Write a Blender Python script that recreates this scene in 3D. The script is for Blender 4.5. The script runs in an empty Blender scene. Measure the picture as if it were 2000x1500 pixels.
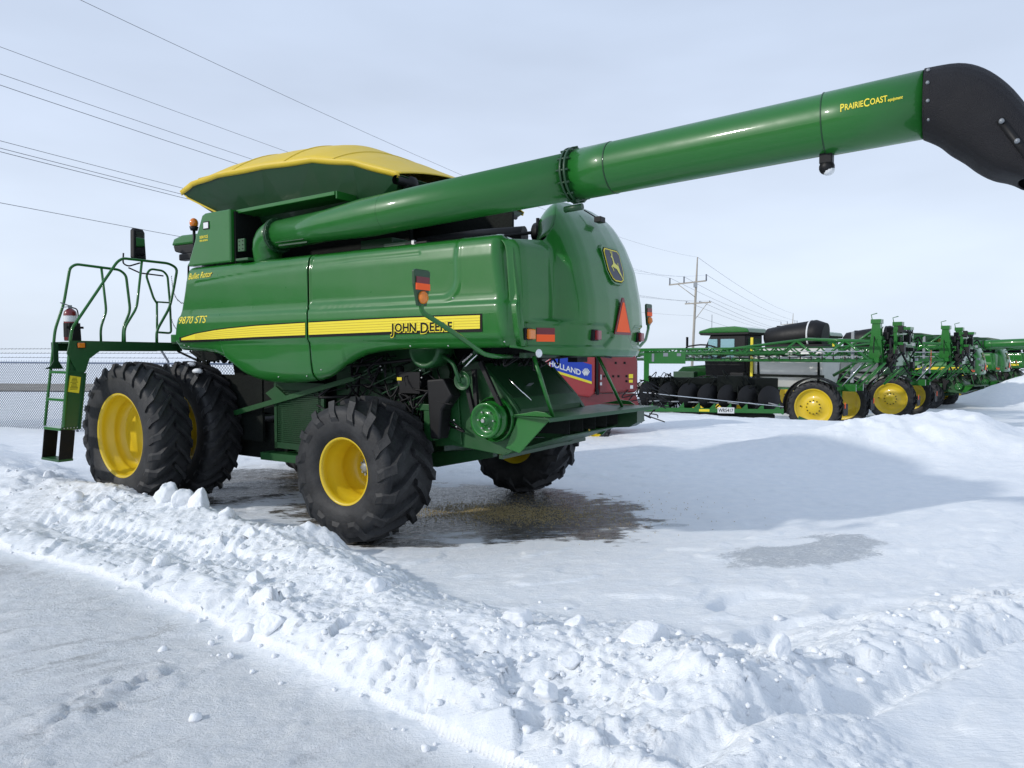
import bpy, bmesh, math, random
import numpy as np
from mathutils import Vector, Matrix
random.seed(7)
sc = bpy.context.scene
COL = sc.collection
R = math.radians
PI = math.pi

# ------------------------------------------------------------------ materials
def new_mat(name):
    m = bpy.data.materials.new(name); m.use_nodes = True
    nt = m.node_tree; b = nt.nodes['Principled BSDF']
    return m, nt, b

def paint(name, col, rough=.35, coat=0., metal=0., dirt=.0, bump=0., bscale=40., dirtcol=(.25, .25, .24), spec=.5, coatr=.06):
    """painted / plastic / metal surface with procedural dust and slight unevenness"""
    m, nt, b = new_mat(name)
    N, L = nt.nodes, nt.links
    tc = N.new('ShaderNodeTexCoord')
    n1 = N.new('ShaderNodeTexNoise'); n1.inputs['Scale'].default_value = 2.3; n1.inputs['Detail'].default_value = 6
    L.new(tc.outputs['Object'], n1.inputs['Vector'])
    r1 = N.new('ShaderNodeMapRange'); r1.inputs[1].default_value = .45; r1.inputs[2].default_value = .8
    r1.inputs[3].default_value = 0; r1.inputs[4].default_value = dirt
    L.new(n1.outputs['Fac'], r1.inputs[0])
    mx = N.new('ShaderNodeMix'); mx.data_type = 'RGBA'
    mx.inputs[6].default_value = (*col, 1); mx.inputs[7].default_value = (*dirtcol, 1)
    L.new(r1.outputs[0], mx.inputs[0])
    L.new(mx.outputs[2], b.inputs['Base Color'])
    n2 = N.new('ShaderNodeTexNoise'); n2.inputs['Scale'].default_value = 9; n2.inputs['Detail'].default_value = 5
    L.new(tc.outputs['Object'], n2.inputs['Vector'])
    r2 = N.new('ShaderNodeMapRange'); r2.inputs[3].default_value = max(.02, rough-.08); r2.inputs[4].default_value = rough+.12
    L.new(n2.outputs['Fac'], r2.inputs[0]); L.new(r2.outputs[0], b.inputs['Roughness'])
    b.inputs['Metallic'].default_value = metal
    b.inputs['Specular IOR Level'].default_value = spec
    b.inputs['Coat Weight'].default_value = coat
    b.inputs['Coat Roughness'].default_value = coatr
    if bump:
        n3 = N.new('ShaderNodeTexNoise'); n3.inputs['Scale'].default_value = bscale; n3.inputs['Detail'].default_value = 4
        L.new(tc.outputs['Object'], n3.inputs['Vector'])
        bp = N.new('ShaderNodeBump'); bp.inputs['Strength'].default_value = bump; bp.inputs['Distance'].default_value = .02
        L.new(n3.outputs['Fac'], bp.inputs['Height']); L.new(bp.outputs[0], b.inputs['Normal'])
    return m

G = paint('green_paint', (.012, .135, .016), .3, .6, dirt=.05, bump=.006, bscale=2.5, spec=.3)
GT = paint('green_tube_paint', (.012, .135, .017), .36, .5, dirt=.08, dirtcol=(.06, .10, .06), spec=.35)
GD = paint('green_dusty_shaded_frame', (.006, .048, .013), .42, .15, dirt=.3, dirtcol=(.028, .045, .025))  # dusty green, base darkened to paint in shade on tank side and underbody
GS = paint('green_sheet_dusty', (.010, .078, .018), .45, .1, dirt=.3, dirtcol=(.05, .08, .05))
YEL = paint('yellow_rim_paint', (.68, .48, .012), .38, .3, dirt=.25, dirtcol=(.42, .30, .05))
YELR = paint('yellow_rim_shadowed_dirty', (.34, .25, .03), .5, .1, dirt=.5, dirtcol=(.12, .09, .04))
YDEC = paint('yellow_decal', (.80, .66, .03), .4)
YFAB = paint('yellow_cover_vinyl', (.70, .50, .03), .5, bump=.25, bscale=4, dirt=.2, dirtcol=(.5, .42, .15))
BLK = paint('black_plastic', (.007, .007, .008), .5, dirt=.2, dirtcol=(.025, .025, .026), spec=.3)
BLKD = paint('black_decal', (.006, .006, .006), .6, spec=.2)
DARK = paint('dark_grimy_shaded_steel', (.006, .008, .007), .7, dirt=.4, dirtcol=(.018, .022, .016), bump=.3, spec=.15)  # grimy steel, base taken near black to paint shade inside the hull
SPOUT = paint('black_grained_polymer', (.010, .010, .013), .6, bump=.5, bscale=160, dirt=.2, dirtcol=(.045, .04, .036), spec=.3)
STEEL = paint('bare_steel', (.55, .55, .55), .3, metal=.9)
CHROME = paint('bright_rod', (.75, .75, .76), .15, metal=1)
RED = paint('red_extinguisher', (.17, .007, .011), .3, .5)
REDB = paint('red_machine_paint', (.36, .012, .014), .35, .5, dirt=.2, dirtcol=(.25, .1, .08))
REDD = paint('dark_red_machine_paint', (.20, .012, .016), .35, .5, dirt=.25, dirtcol=(.2, .09, .08))
BLUE = paint('blue_decal', (.01, .05, .42), .4)
WHITE = paint('white_paint', (.75, .76, .76), .45, dirt=.2)
TANKW = paint('white_tank', (.72, .71, .66), .45, dirt=.3, dirtcol=(.5, .5, .48))
ORNG = paint('fluorescent_orange', (1.0, .115, .012), .6)
DKRED = paint('dark_red_reflector', (.16, .012, .02), .35)
AMBER = paint('amber_lens', (.75, .20, .01), .15, .6)
REDL = paint('red_lens', (.22, .008, .02), .15, .6)
WOOD = paint('weathered_pole_wood', (.36, .33, .28), .8, dirt=.6, dirtcol=(.2, .17, .13))
GALV = paint('galvanised_steel', (.26, .28, .30), .5, metal=.4)
FENC = paint('weathered_fence_steel', (.16, .17, .19), .7)
WIRE = paint('power_line_wire', (.16, .165, .18), .6)
RAILM = paint('blue_grey_rail', (.12, .16, .24), .5)
INSUL = paint('grey_insulator', (.12, .13, .15), .4)
DEERY = paint('deer_yellow', (.72, .66, .12), .45)
BADGE = paint('dark_badge', (.03, .035, .06), .4)

def rubber():
    m, nt, b = new_mat('tyre_rubber')
    N, L = nt.nodes, nt.links
    tc = N.new('ShaderNodeTexCoord')
    n1 = N.new('ShaderNodeTexNoise'); n1.inputs['Scale'].default_value = 5; n1.inputs['Detail'].default_value = 8; n1.inputs['Roughness'].default_value = .65
    L.new(tc.outputs['Object'], n1.inputs['Vector'])
    cr = N.new('ShaderNodeValToRGB')
    cr.color_ramp.elements[0].position = .38; cr.color_ramp.elements[0].color = (.006, .0065, .008, 1)
    cr.color_ramp.elements[1].position = .78; cr.color_ramp.elements[1].color = (.036, .036, .037, 1)
    L.new(n1.outputs['Fac'], cr.inputs[0]); L.new(cr.outputs[0], b.inputs['Base Color'])
    b.inputs['Roughness'].default_value = .62
    n2 = N.new('ShaderNodeTexNoise'); n2.inputs['Scale'].default_value = 45; n2.inputs['Detail'].default_value = 6
    L.new(tc.outputs['Object'], n2.inputs['Vector'])
    bp = N.new('ShaderNodeBump'); bp.inputs['Strength'].default_value = .35; bp.inputs['Distance'].default_value = .01
    L.new(n2.outputs['Fac'], bp.inputs['Height']); L.new(bp.outputs[0], b.inputs['Normal'])
    return m
RUB = rubber()

def glass_mat(name, col, rough=.05):
    m, nt, b = new_mat(name)
    b.inputs['Base Color'].default_value = (*col, 1); b.inputs['Roughness'].default_value = rough
    b.inputs['Coat Weight'].default_value = 1; b.inputs['Specular IOR Level'].default_value = .8
    return m
GLASS = glass_mat('dark_cab_glass', (.03, .045, .05))
GLASSB = glass_mat('pale_blue_cab_glass', (.30, .50, .55))
MIRR = glass_mat('mirror_glass', (.25, .27, .28)); MIRR.node_tree.nodes['Principled BSDF'].inputs['Metallic'].default_value = 1
LENS = glass_mat('clear_lens', (.75, .77, .78), .12)

# ------------------------------------------------------------------ mesh builder
class MB:
    def __init__(s): s.v = []; s.f = []; s.m = []; s.s = []
    def add(s, vs, fs, mi=0, smooth=False, M=None):
        o = len(s.v)
        if M is not None: vs = [M @ Vector(p) for p in vs]
        s.v += [tuple(p) for p in vs]
        for f in fs:
            s.f.append(tuple(i+o for i in f)); s.m.append(mi); s.s.append(smooth)
        return s
    def box(s, c, d, mi=0, rot=None, ch=0.0):
        x, y, z = d[0]/2, d[1]/2, d[2]/2
        vs = [(sx*x, sy*y, sz*z) for sx in (-1, 1) for sy in (-1, 1) for sz in (-1, 1)]
        fs = [(0, 1, 3, 2), (4, 6, 7, 5), (0, 4, 5, 1), (2, 3, 7, 6), (0, 2, 6, 4), (1, 5, 7, 3)]
        M = Matrix.Translation(c)
        if rot is not None: M = M @ rot
        return s.add(vs, fs, mi, False, M)
    def prism(s, poly, a, b, plane='xz', mi=0, smooth=False):
        """polygon (2D) extruded between a and b along the remaining axis"""
        n = len(poly)
        def P(p, t):
            return (p[0], t, p[1]) if plane == 'xz' else ((t, p[0], p[1]) if plane == 'yz' else (p[0], p[1], t))
        vs = [P(p, a) for p in poly]+[P(p, b) for p in poly]
        s.add(vs, [tuple(range(n)), tuple(range(2*n-1, n-1, -1))], mi, False)
        o = len(s.v)-2*n
        for i in range(n):
            j = (i+1) % n
            s.f.append((o+i, o+n+i, o+n+j, o+j)); s.m.append(mi); s.s.append(smooth)
        return s
    def tube(s, pts, r, n=8, mi=0, caps=True, fil=0.0, smooth=True):
        pts = [Vector(p) for p in pts]
        if fil > 0 and len(pts) > 2:
            q = [pts[0]]
            for i in range(1, len(pts)-1):
                a, b, c = pts[i-1], pts[i], pts[i+1]
                d1 = (a-b); d2 = (c-b)
                k = min(fil, d1.length*.45, d2.length*.45)
                p1 = b+d1.normalized()*k; p2 = b+d2.normalized()*k
                for t in (0, .25, .5, .75, 1): q.append(p1*(1-t)**2+b*2*t*(1-t)+p2*t*t)
            q.append(pts[-1]); pts = q
        rs = r if isinstance(r, (list, tuple)) else [r]*len(pts)
        if len(rs) != len(pts): rs = [rs[0]+(rs[-1]-rs[0])*i/(len(pts)-1) for i in range(len(pts))]
        T0 = (pts[1]-pts[0]).normalized()
        up = Vector((0, 0, 1)) if abs(T0.z) < .9 else Vector((1, 0, 0))
        U = T0.cross(up).normalized()
        vs = []
        for i, p in enumerate(pts):
            if i == 0: T = T0
            elif i == len(pts)-1: T = (pts[i]-pts[i-1]).normalized()
            else: T = ((pts[i+1]-p).normalized()+(p-pts[i-1]).normalized()).normalized()
            U = (U-T*U.dot(T)).normalized(); V = T.cross(U)
            for k in range(n):
                a = 2*PI*k/n
                vs.append(p+(U*math.cos(a)+V*math.sin(a))*rs[i])
        fs = []
        for i in range(len(pts)-1):
            for k in range(n):
                k2 = (k+1) % n
                fs.append((i*n+k, i*n+k2, (i+1)*n+k2, (i+1)*n+k))
        s.add(vs, fs, mi, smooth)
        if caps:
            o = len(s.v)-len(vs)
            s.f.append(tuple(o+k for k in range(n-1, -1, -1))); s.m.append(mi); s.s.append(False)
            e = o+(len(pts)-1)*n
            s.f.append(tuple(e+k for k in range(n))); s.m.append(mi); s.s.append(False)
        return s
    def lathe(s, prof, n=32, mi=0, M=None, smooth=True, mats=None):
        """profile of (radius, along y); revolves about the y axis"""
        vs = []
        for (r, a) in prof:
            for k in range(n):
                t = 2*PI*k/n; vs.append((r*math.cos(t), a, r*math.sin(t)))
        for i in range(len(prof)-1):
            fs = []
            for k in range(n):
                k2 = (k+1) % n
                fs.append((i*n+k, i*n+k2, (i+1)*n+k2, (i+1)*n+k))
            if i == 0: s._lo = len(s.v); s.add(vs, [], mi, smooth, M)
            for f in fs:
                s.f.append(tuple(q+s._lo for q in f)); s.m.append(mats[i] if mats else mi); s.s.append(smooth)
        return s
    def grid(s, fn, nu, nv, mi=0, smooth=True):
        vs = [fn(i/nu, j/nv) for j in range(nv+1) for i in range(nu+1)]
        w = nu+1
        fs = [(j*w+i, j*w+i+1, (j+1)*w+i+1, (j+1)*w+i) for j in range(nv) for i in range(nu)]
        return s.add(vs, fs, mi, smooth)
    def ball(s, c, r, mi=0, nu=14, nv=9, sc_=(1, 1, 1)):
        vs = []; fs = []
        for j in range(nv+1):
            t = PI*j/nv
            for i in range(nu):
                a = 2*PI*i/nu
                vs.append((c[0]+r*sc_[0]*math.sin(t)*math.cos(a), c[1]+r*sc_[1]*math.sin(t)*math.sin(a), c[2]+r*sc_[2]*math.cos(t)))
        for j in range(nv):
            for i in range(nu):
                i2 = (i+1) % nu
                fs.append((j*nu+i, (j+1)*nu+i, (j+1)*nu+i2, j*nu+i2))
        return s.add(vs, fs, mi, True)
    def build(s, name, mats, parent=None, label=None, bev=0, solid=0, fixn=True):
        me = bpy.data.meshes.new(name)
        me.from_pydata(s.v, [], s.f)
        if not isinstance(mats, (list, tuple)): mats = [mats]
        for m in mats: me.materials.append(m)
        me.polygons.foreach_set('material_index', s.m)
        me.polygons.foreach_set('use_smooth', s.s)
        if fixn:
            bm = bmesh.new(); bm.from_mesh(me); bmesh.ops.recalc_face_normals(bm, faces=bm.faces); bm.to_mesh(me); bm.free()
        me.update()
        o = bpy.data.objects.new(name, me); COL.objects.link(o)
        if parent: o.parent = parent
        if label: o['label'] = label
        if solid:
            md = o.modifiers.new('solid', 'SOLIDIFY'); md.thickness = solid; md.offset = 0
        if bev:
            md = o.modifiers.new('bevel', 'BEVEL'); md.width = bev; md.segments = 2; md.limit_method = 'ANGLE'; md.angle_limit = R(50)
        return o

def split_build(b, name, mats, parent=None, bev=0, solid=0):
    """every connected piece becomes an object of its own"""
    par = list(range(len(b.v)))
    def find(a):
        while par[a] != a: par[a] = par[par[a]]; a = par[a]
        return a
    for f in b.f:
        r0 = find(f[0])
        for q in f[1:]: par[find(q)] = r0
    groups = {}
    for i, f in enumerate(b.f): groups.setdefault(find(f[0]), []).append(i)
    res = []
    for g in groups.values():
        m = MB(); mp = {}
        for i in g:
            nf = []
            for q in b.f[i]:
                if q not in mp: mp[q] = len(m.v); m.v.append(b.v[q])
                nf.append(mp[q])
            m.f.append(tuple(nf)); m.m.append(b.m[i]); m.s.append(b.s[i])
        res.append(m.build(name, mats, parent, bev=bev, solid=solid))
    return res

def thing(name, label, cat, loc=(0, 0, 0), rz=0., group=None):
    o = bpy.data.objects.new(name, None); COL.objects.link(o)
    o.location = loc; o.rotation_euler = (0, 0, rz); o['label'] = label; o['category'] = cat
    o.empty_display_size = .2
    if group: o['group'] = group
    return o
def tag(o, label, cat, group=None):
    o['label'] = label; o['category'] = cat
    if group: o['group'] = group
    return o
def copy_tree(o, parent=None):
    c = o.copy(); COL.objects.link(c)
    c.parent = parent
    for ch in KIDS(o): copy_tree(ch, c)
    return c
def KIDS(o): return list(o.children)

def text_verts(s, size, bold=.0, shear=0., spacing=1.):
    cu = bpy.data.curves.new('txt', 'FONT'); cu.body = s; cu.size = size; cu.offset = bold; cu.shear = shear
    cu.space_character = spacing; cu.resolution_u = 3
    ob = bpy.data.objects.new('txt', cu); COL.objects.link(ob)
    bpy.context.view_layer.update()
    dg = bpy.context.evaluated_depsgraph_get()
    me = bpy.data.meshes.new_from_object(ob.evaluated_get(dg))
    bm = bmesh.new(); bm.from_mesh(me); bmesh.ops.triangulate(bm, faces=bm.faces)
    for _ in range(3):
        es = [e for e in bm.edges if e.calc_length() > size*.22]
        if not es: break
        bmesh.ops.subdivide_edges(bm, edges=es, cuts=1)
    bmesh.ops.triangulate(bm, faces=bm.faces)
    bm.verts.ensure_lookup_table(); bm.verts.index_update()
    vs = [tuple(v.co) for v in bm.verts]; fs = [tuple(v.index for v in f.verts) for f in bm.faces]; bm.free()
    bpy.data.objects.remove(ob); bpy.data.meshes.remove(me)
    return vs, fs
def text_part(parts, mapper, name, mat, parent, label=None):
    """parts: list of (string, x offset, size, bold, shear). mapper turns (tx, ty) into a 3D point"""
    b = MB()
    for (st, x0, y0, size, bold, shear) in parts:
        vs, fs = text_verts(st, size, bold, shear)
        b.add([mapper(v[0]+x0, v[1]+y0) for v in vs], fs, 0, False)
    return b.build(name, mat, parent, label, fixn=False)

def text_line(segs, total, mapper, name, mat, parent, label=None, gap=.06):
    """segs: (string, size, bold, shear, dy) set one after another and fitted to a total length; ' ' leaves a word gap"""
    x = 0; out_ = []
    for (st, size, bold, shear, dy) in segs:
        if st == ' ': x += size; continue
        vs, fs = text_verts(st, size, bold, shear)
        x0 = min(v[0] for v in vs); x1 = max(v[0] for v in vs)
        out_.append((x-x0, dy, vs, fs)); x += (x1-x0)+gap*size
    k = total/x
    b = MB()
    for (dx, dy, vs, fs) in out_: b.add([mapper((v[0]+dx)*k, v[1]+dy) for v in vs], fs, 0, False)
    return b.build(name, mat, parent, label, fixn=False)

def sinterp(x, pts, w=.03):
    return sum(interp(x+w*d, pts) for d in (-1, -.6, -.2, .2, .6, 1))/6
def interp(x, pts):
    if x <= pts[0][0]: return pts[0][1]
    for (a, b), (c, d) in zip(pts, pts[1:]):
        if x <= c: return b+(d-b)*(x-a)/(c-a)
    return pts[-1][1]
def sstep(a, b, x):
    t = max(0, min(1, (x-a)/(b-a))); return t*t*(3-2*t)

# ------------------------------------------------------------------ wheels
def tyre_mb(Rt, W, rr, nl, lh, lw=.055, dphi=.42, shoulder=.80, bulge=0.0):
    """Rt outer radius, W width, rr rim radius, nl lugs per side, lh lug height"""
    b = MB()
    Rc = Rt-lh
    sh = rr+(Rc-rr)*shoulder
    crown = .030+bulge*.05
    prof = [(rr-.005, -W*.40), (rr+.03, -W*.455), (rr+(Rc-rr)*.30, -W*.495), (rr+(Rc-rr)*.55, -W*.5), (sh, -W*.485),
            (rr+(Rc-rr)*.90, -W*.45), (Rc-crown*.75, -W*.38), (Rc-crown*.3, -W*.22), (Rc, 0)]
    prof = prof+[(r, -a) for r, a in reversed(prof[:-1])]
    b.lathe(prof, 72)
    def top(a):
        return interp(abs(a), [(0, Rc), (W*.22, Rc-crown*.3), (W*.38, Rc-crown*.75), (W*.45, rr+(Rc-rr)*.90), (W*.485, sh)])
    for sd in (-1, 1):
        for k in range(nl):
            ph0 = 2*PI*(k+(.5 if sd > 0 else 0))/nl
            ns = 9; vs = []
            for i in range(ns+1):
                t = i/ns
                a = sd*W*(-.03+.49*min(1, t/.86)) if t < .86 else sd*W*(.46+.025*(t-.86)/.14)
                ph = ph0+dphi*(t**1.15)
                rb = top(a) if t < .86 else top(a)-(.0)
                if t > .86: rb = sh-(Rc-rr)*.18*(t-.86)/.14
                h = lh*(1.0 if t < .8 else 1.0-.55*(t-.8)/.2)+crown*.35*min(1, t)
                wb = lw*(1.0+.65*t); wt = wb*.62
                rtop = min(Rt, rb+h) if t < .86 else rb+h*.6
                out = 0 if t < .8 else .018*sd
                for (w_, r_, o_) in ((-wb/2, rb-.012, 0), (-wt/2, rtop, out), (wt/2, rtop, out), (wb/2, rb-.012, 0)):
                    p = ph+w_/Rt
                    vs.append((r_*math.cos(p), a+o_+(0 if t < .86 else sd*.012), r_*math.sin(p)))
            fs = []
            for i in range(ns):
                q = i*4
                fs += [(q, q+4, q+5, q+1), (q+1, q+5, q+6, q+2), (q+2, q+6, q+7, q+3)]
            fs += [(0, 1, 2, 3), (ns*4+3, ns*4+2, ns*4+1, ns*4)]
            b.add(vs, fs, 0, False)
    return b

def rim_mb(rr, W, face, depth, hub=True):
    """rim with outer flange; face = +1/-1 side that shows, depth = how far inside the disc sits"""
    b = MB(); s = face
    e = s*W*.41
    d = e-s*depth
    prof = [(rr+.0, -e), (rr-.03, -e+s*.01), (rr-.055, d-s*.05), (rr-.055, d)]
    b.lathe([(rr+.012, e-s*.03), (rr+.028, e+s*.004), (rr+.012, e+s*.014), (rr-.012, e+s*.002), (rr-.020, e-s*.05), (rr-.012, e-s*.085), (rr-.045, e-s*.125),
             (rr-.055, e-s*depth*.55), (rr-.068, e-s*depth*.6), (rr-.06, e-s*depth*.66), (rr-.085, d+s*.02), (rr-.12, d)], 56)
    b.lathe([(rr+.012, e-s*.03), (rr-.0, -e+s*.1), (rr+.02, -e), (rr-.02, -e+s*.02), (rr-.12, d)], 56)
    b.lathe([(rr-.12, d), (rr*.55, d-s*.01), (rr*.5, d+s*.02), (.02, d+s*.025), (.001, d+s*.025)], 40)
    return b, d+s*.025

def hub_mb(y, s, r=.13, n=10):
    b = MB()
    b.lathe([(r, y-s*.01), (r, y+s*.03), (r*.8, y+s*.045), (r*.6, y+s*.05), (r*.55, y+s*.09), (r*.3, y+s*.10), (.001, y+s*.10)], 24)
    for k in range(n):
        a = 2*PI*k/n; c = (math.cos(a)*r*.82, math.sin(a)*r*.82)
        b.lathe([(.016, y+s*.03), (.016, y+s*.062), (.001, y+s*.062)], 6, M=Matrix.Translation((c[0], 0, c[1])), smooth=False)
    return b

def wheel(parent, loc, Rt, W, rr, nl, lh, face, depth, rimmat, hub=.13, steer=0, lw=.055, dphi=.42, spin=0.0, bulge=0, name='wheel', shoulder=.80):
    w = bpy.data.objects.new(name, None); COL.objects.link(w); w.parent = parent
    w.location = loc; w.rotation_euler = (0, spin, steer); w.rotation_mode = 'YXZ'; w.empty_display_size = .1
    tyre_mb(Rt, W, rr, nl, lh, lw, dphi, bulge=bulge, shoulder=shoulder).build('tyre', RUB, w)
    b, y = rim_mb(rr, W, face, depth); b.build('rim', rimmat, w)
    if hub: hub_mb(y, face, hub).build('hub', GALV if hub < .2 else rimmat, w)
    return w

# ------------------------------------------------------------------ the big combine
def deer_poly():
    return [(-.06, .40), (-.13, .40), (-.22, .33), (-.15, .30), (-.12, .27), (-.12, .12), (-.16, .02), (-.25, -.02), (-.38, -.10), (-.30, -.17), (-.26, -.30),
            (-.22, -.30), (-.24, -.16), (-.30, -.10), (-.20, -.10), (-.10, -.14), (.05, -.16), (.16, -.30), (.30, -.46), (.38, -.62), (.43, -.62), (.37, -.42),
            (.30, -.26), (.30, -.10), (.27, .00), (.31, .14), (.25, .10), (.22, .00), (.10, .04), (-.01, .10), (-.03, .30)]
ANTL = [[(-.10, .40), (-.14, .50), (-.20, .56), (-.17, .57), (-.12, .52), (-.10, .62), (-.08, .62), (-.09, .50), (-.06, .44), (-.03, .56), (.01, .62), (.02, .59), (-.01, .50), (-.03, .41)]]

def base_y(z):
    """lateral bulge of the side shields at a height"""
    return interp(z, [(1.68, 1.34), (1.74, 1.395), (1.82, 1.435), (1.95, 1.468), (2.10, 1.492), (2.17, 1.497), (2.19, 1.512), (2.22, 1.527), (2.45, 1.527), (2.52, 1.520),
                      (2.56, 1.492), (2.62, 1.483), (3.00, 1.486), (3.10, 1.472), (3.155, 1.452), (3.185, 1.42), (3.20, 1.38)])
BOT = [(-1.97, 2.125), (-1.81, 2.11), (-.79, 2.10), (-.50, 2.095), (-.22, 2.075), (-.02, 2.045), (.17, 1.985), (.30, 1.93), (.42, 1.865), (.52, 1.815), (.62, 1.775),
       (.79, 1.74), (1.1, 1.705), (1.49, 1.69), (1.8, 1.70), (1.99, 1.735), (2.14, 1.78), (2.25, 1.84), (2.38, 1.92), (2.50, 1.99), (2.69, 2.05), (2.9, 2.075), (3.46, 2.10)]
def rrect(x, z, x0, x1, z0, z1, r):
    dx = abs(x-(x0+x1)/2)-(x1-x0)/2+r; dz = abs(z-(z0+z1)/2)-(z1-z0)/2+r
    return math.hypot(max(dx, 0), max(dz, 0))+min(max(dx, dz), 0)-r
def shield_y(x, z):
    y = base_y(z)
    if x < .83:
        d = rrect(x, z, -1.28, 2.2, 2.625, 3.6, .17)
        y -= .020*sstep(.03, -.03, d)
        d2 = rrect(x, z, -1.33, 2.2, 2.575, 3.7, .21)
        y += .008*sstep(.02, -.02, abs(d2)-.012)
    # thin styling groove under the top edge
    if -.80 < x < 3.05:
        zg = 3.085-.018*max(0, x-.2)-.022*max(0, x-.9)**1.2
        y -= .010*math.exp(-((z-zg)/.012)**2)
    return y
def front_edge(z): return 3.46-.24*sstep(2.2, 3.2, z)**.9

def make_combine():
    T = thing('combine_harvester', 'large green combine with long unloading auger, yellow rims and yellow stripe, nearest the camera', 'combine')
    # ---- side shields
    def panel(fx0, fx1, name, rear):
        NU, NV = 150, 64
        zsn = [0, .02, .05, .09, .14, .2, .26, .32]
        def fn(u, v):
            # rows by v, columns by u; u=0 front
            ztop = 3.20
            xf, xr = fx0(2.6), fx1(2.6)
            for _ in range(2):
                x = xf+(xr-xf)*u
                zb = interp(x, BOT)
                z = zb+(ztop-zb)*v
                xf, xr = fx0(z), fx1(z)
                x = xf+(xr-xf)*u
            y = shield_y(x, z)
            # fold the bottom edge under
            y -= .05*math.exp(-((z-zb)/.035))
            if zb > 1.98 or x < .3: y -= .030*math.exp(-((z-zb)/.09))
            if rear:
                # rounded rear corner and rounded upper corner
                rx = -1.80-.12*sstep(3.1, 2.2, z)
                if x < rx+.10:
                    q = (rx+.10-x)/.10
                    y -= .10*(1-math.sqrt(max(0, 1-min(1, q)**2)))
            return (x, y, z)
        b = MB().grid(fn, NU, NV)
        if rear:   # wrap round the corner: closing face to the rear
            zl = [interp(-1.9, BOT)+(3.18-interp(-1.9, BOT))*j/20 for j in range(21)]
            vs = []
            for z in zl:
                x = fx1(z); vs += [(x, shield_y(x, z)-.10, z), (x+.015, 1.22, z)]
            b.add(vs, [(2*j, 2*j+1, 2*j+3, 2*j+2) for j in range(20)], 0, True)
        return b.build(name, G, T, solid=.012)
    def rear_x(z): return -1.90-.10*sstep(3.2, 2.15, z)+.13*sstep(3.05, 3.22, z)
    def seam(z): return .83+.03*sstep(2.45, 2.62, z)-.03*sstep(2.1, 1.75, z)*(-1)
    panel(front_edge, lambda z: seam(z)+.012, 'front_side_shield', False)
    panel(lambda z: seam(z)-.012, rear_x, 'rear_side_shield', True)
    # far-side shields (mirror, plain)
    b = MB()
    b.grid(lambda u, v: ((lambda x: (x, -(base_y(interp(x, BOT)+(3.2-interp(x, BOT))*v)), interp(x, BOT)+(3.2-interp(x, BOT))*v))(3.4-5.3*u)), 60, 24)
    b.build('far_side_shield', G, T, solid=.012)
    # ---- inner hull: separator body, roof decks, engine deck
    b = MB()
    b.prism([(3.35, 2.15), (3.35, 3.12), (-1.75, 3.08), (-1.75, 2.25), (.3, 2.15)], -1.36, 1.36, 'xz')
    b.prism([(3.1, 1.2), (3.3, 2.2), (-1.35, 2.2), (-.9, 1.75), (.4, 1.25)], -.50, .80, 'xz')
    b.build('separator_body', DARK, T)
    b = MB()
    b.box((.7, 1.395, 3.135), (4.9, .06, .03)); b.box((.7, -1.395, 3.135), (4.9, .06, .03))
    b.box((1.3, 1.1, 3.14), (2.2, .5, .02)); b.box((-.3, 1.1, 3.13), (2.4, .46, .02))
    b.build('top_deck', GD, T, bev=.006)
    # stripe decal follows the shield
    TOPS = [(-1.62, 2.418), (-.72, 2.418), (.01, 2.412), (.83, 2.402), (1.76, 2.385), (2.3, 2.362), (2.58, 2.345), (3.0, 2.305), (3.31, 2.252)]
    BOTS = [(-1.62, 2.288), (-.72, 2.282), (.02, 2.272), (.84, 2.262), (1.76, 2.25), (2.58, 2.232), (3.0, 2.228), (3.31, 2.226)]
    def strip(x0, x1, fb, ft, off, mat, name, n=60, parent=T, rows=1):
        b = MB()
        b.grid(lambda u, v: (lambda x: (lambda z: (x, shield_y(x, z)+off, z))(fb(x)+(ft(x)-fb(x))*v))(x0+(x1-x0)*u), n, rows, 0, True)
        return b.build(name, mat, parent)
    for (x0, x1) in ((-1.645, .800), (.868, 3.36)):
        strip(x0, x1, lambda x: interp(x, BOTS)-.030, lambda x: interp(x, TOPS)+.014, .0085, BLKD, 'stripe_border', rows=6)
    for (x0, x1) in ((-1.62, .805), (.862, 3.31)):
        o = strip(x0, x1, lambda x: interp(x, BOTS), lambda x: interp(x, TOPS), .0112, YDEC, 'yellow_stripe', rows=6)
        b = MB()
        for k in range(1, 5):
            f = lambda x, k=k: interp(x, BOTS)+(interp(x, TOPS)-interp(x, BOTS))*(k/5)
            xe = min(x1, 3.0)
            b.grid(lambda u, v, f=f: (lambda x: (lambda z: (x, shield_y(x, z)+.0135, z))(f(x)-.0022+.0044*v))(x0+(xe-x0)*u), 40, 1)
        b.build('pinstripe', paint('pinstripe_amber', (.55, .38, .02), .5), o, fixn=False)
    # lettering on the shield
    JM = lambda tx, ty, off=.0165: (-.465-tx, shield_y(-.465-tx, 2.3+ty)+off, 2.276+ty*1.0+.0)
    def JDL(b_, dy=0): return [('J', .150, b_, 0, dy-.018)]+[(c_, .122, b_, 0, dy) for c_ in 'OHN']+[(' ', .045, 0, 0, 0), ('D', .150, b_, 0, dy-.018)]+[(c_, .122, b_, 0, dy) for c_ in 'EERE']
    text_line(JDL(.012), .85, lambda tx, ty: JM(tx-.006, ty, .0145), 'lettering_outline', YDEC, T, gap=.06)
    text_line(JDL(.0035), .835, JM, 'maker_lettering', BLKD, T, 'black maker lettering on the yellow stripe', gap=.12)
    def SM(x0, z0, sl=0.):
        return lambda tx, ty, off=.006: (x0-tx, shield_y(x0-tx, z0+ty)+off, z0+ty+sl*tx)
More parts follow.
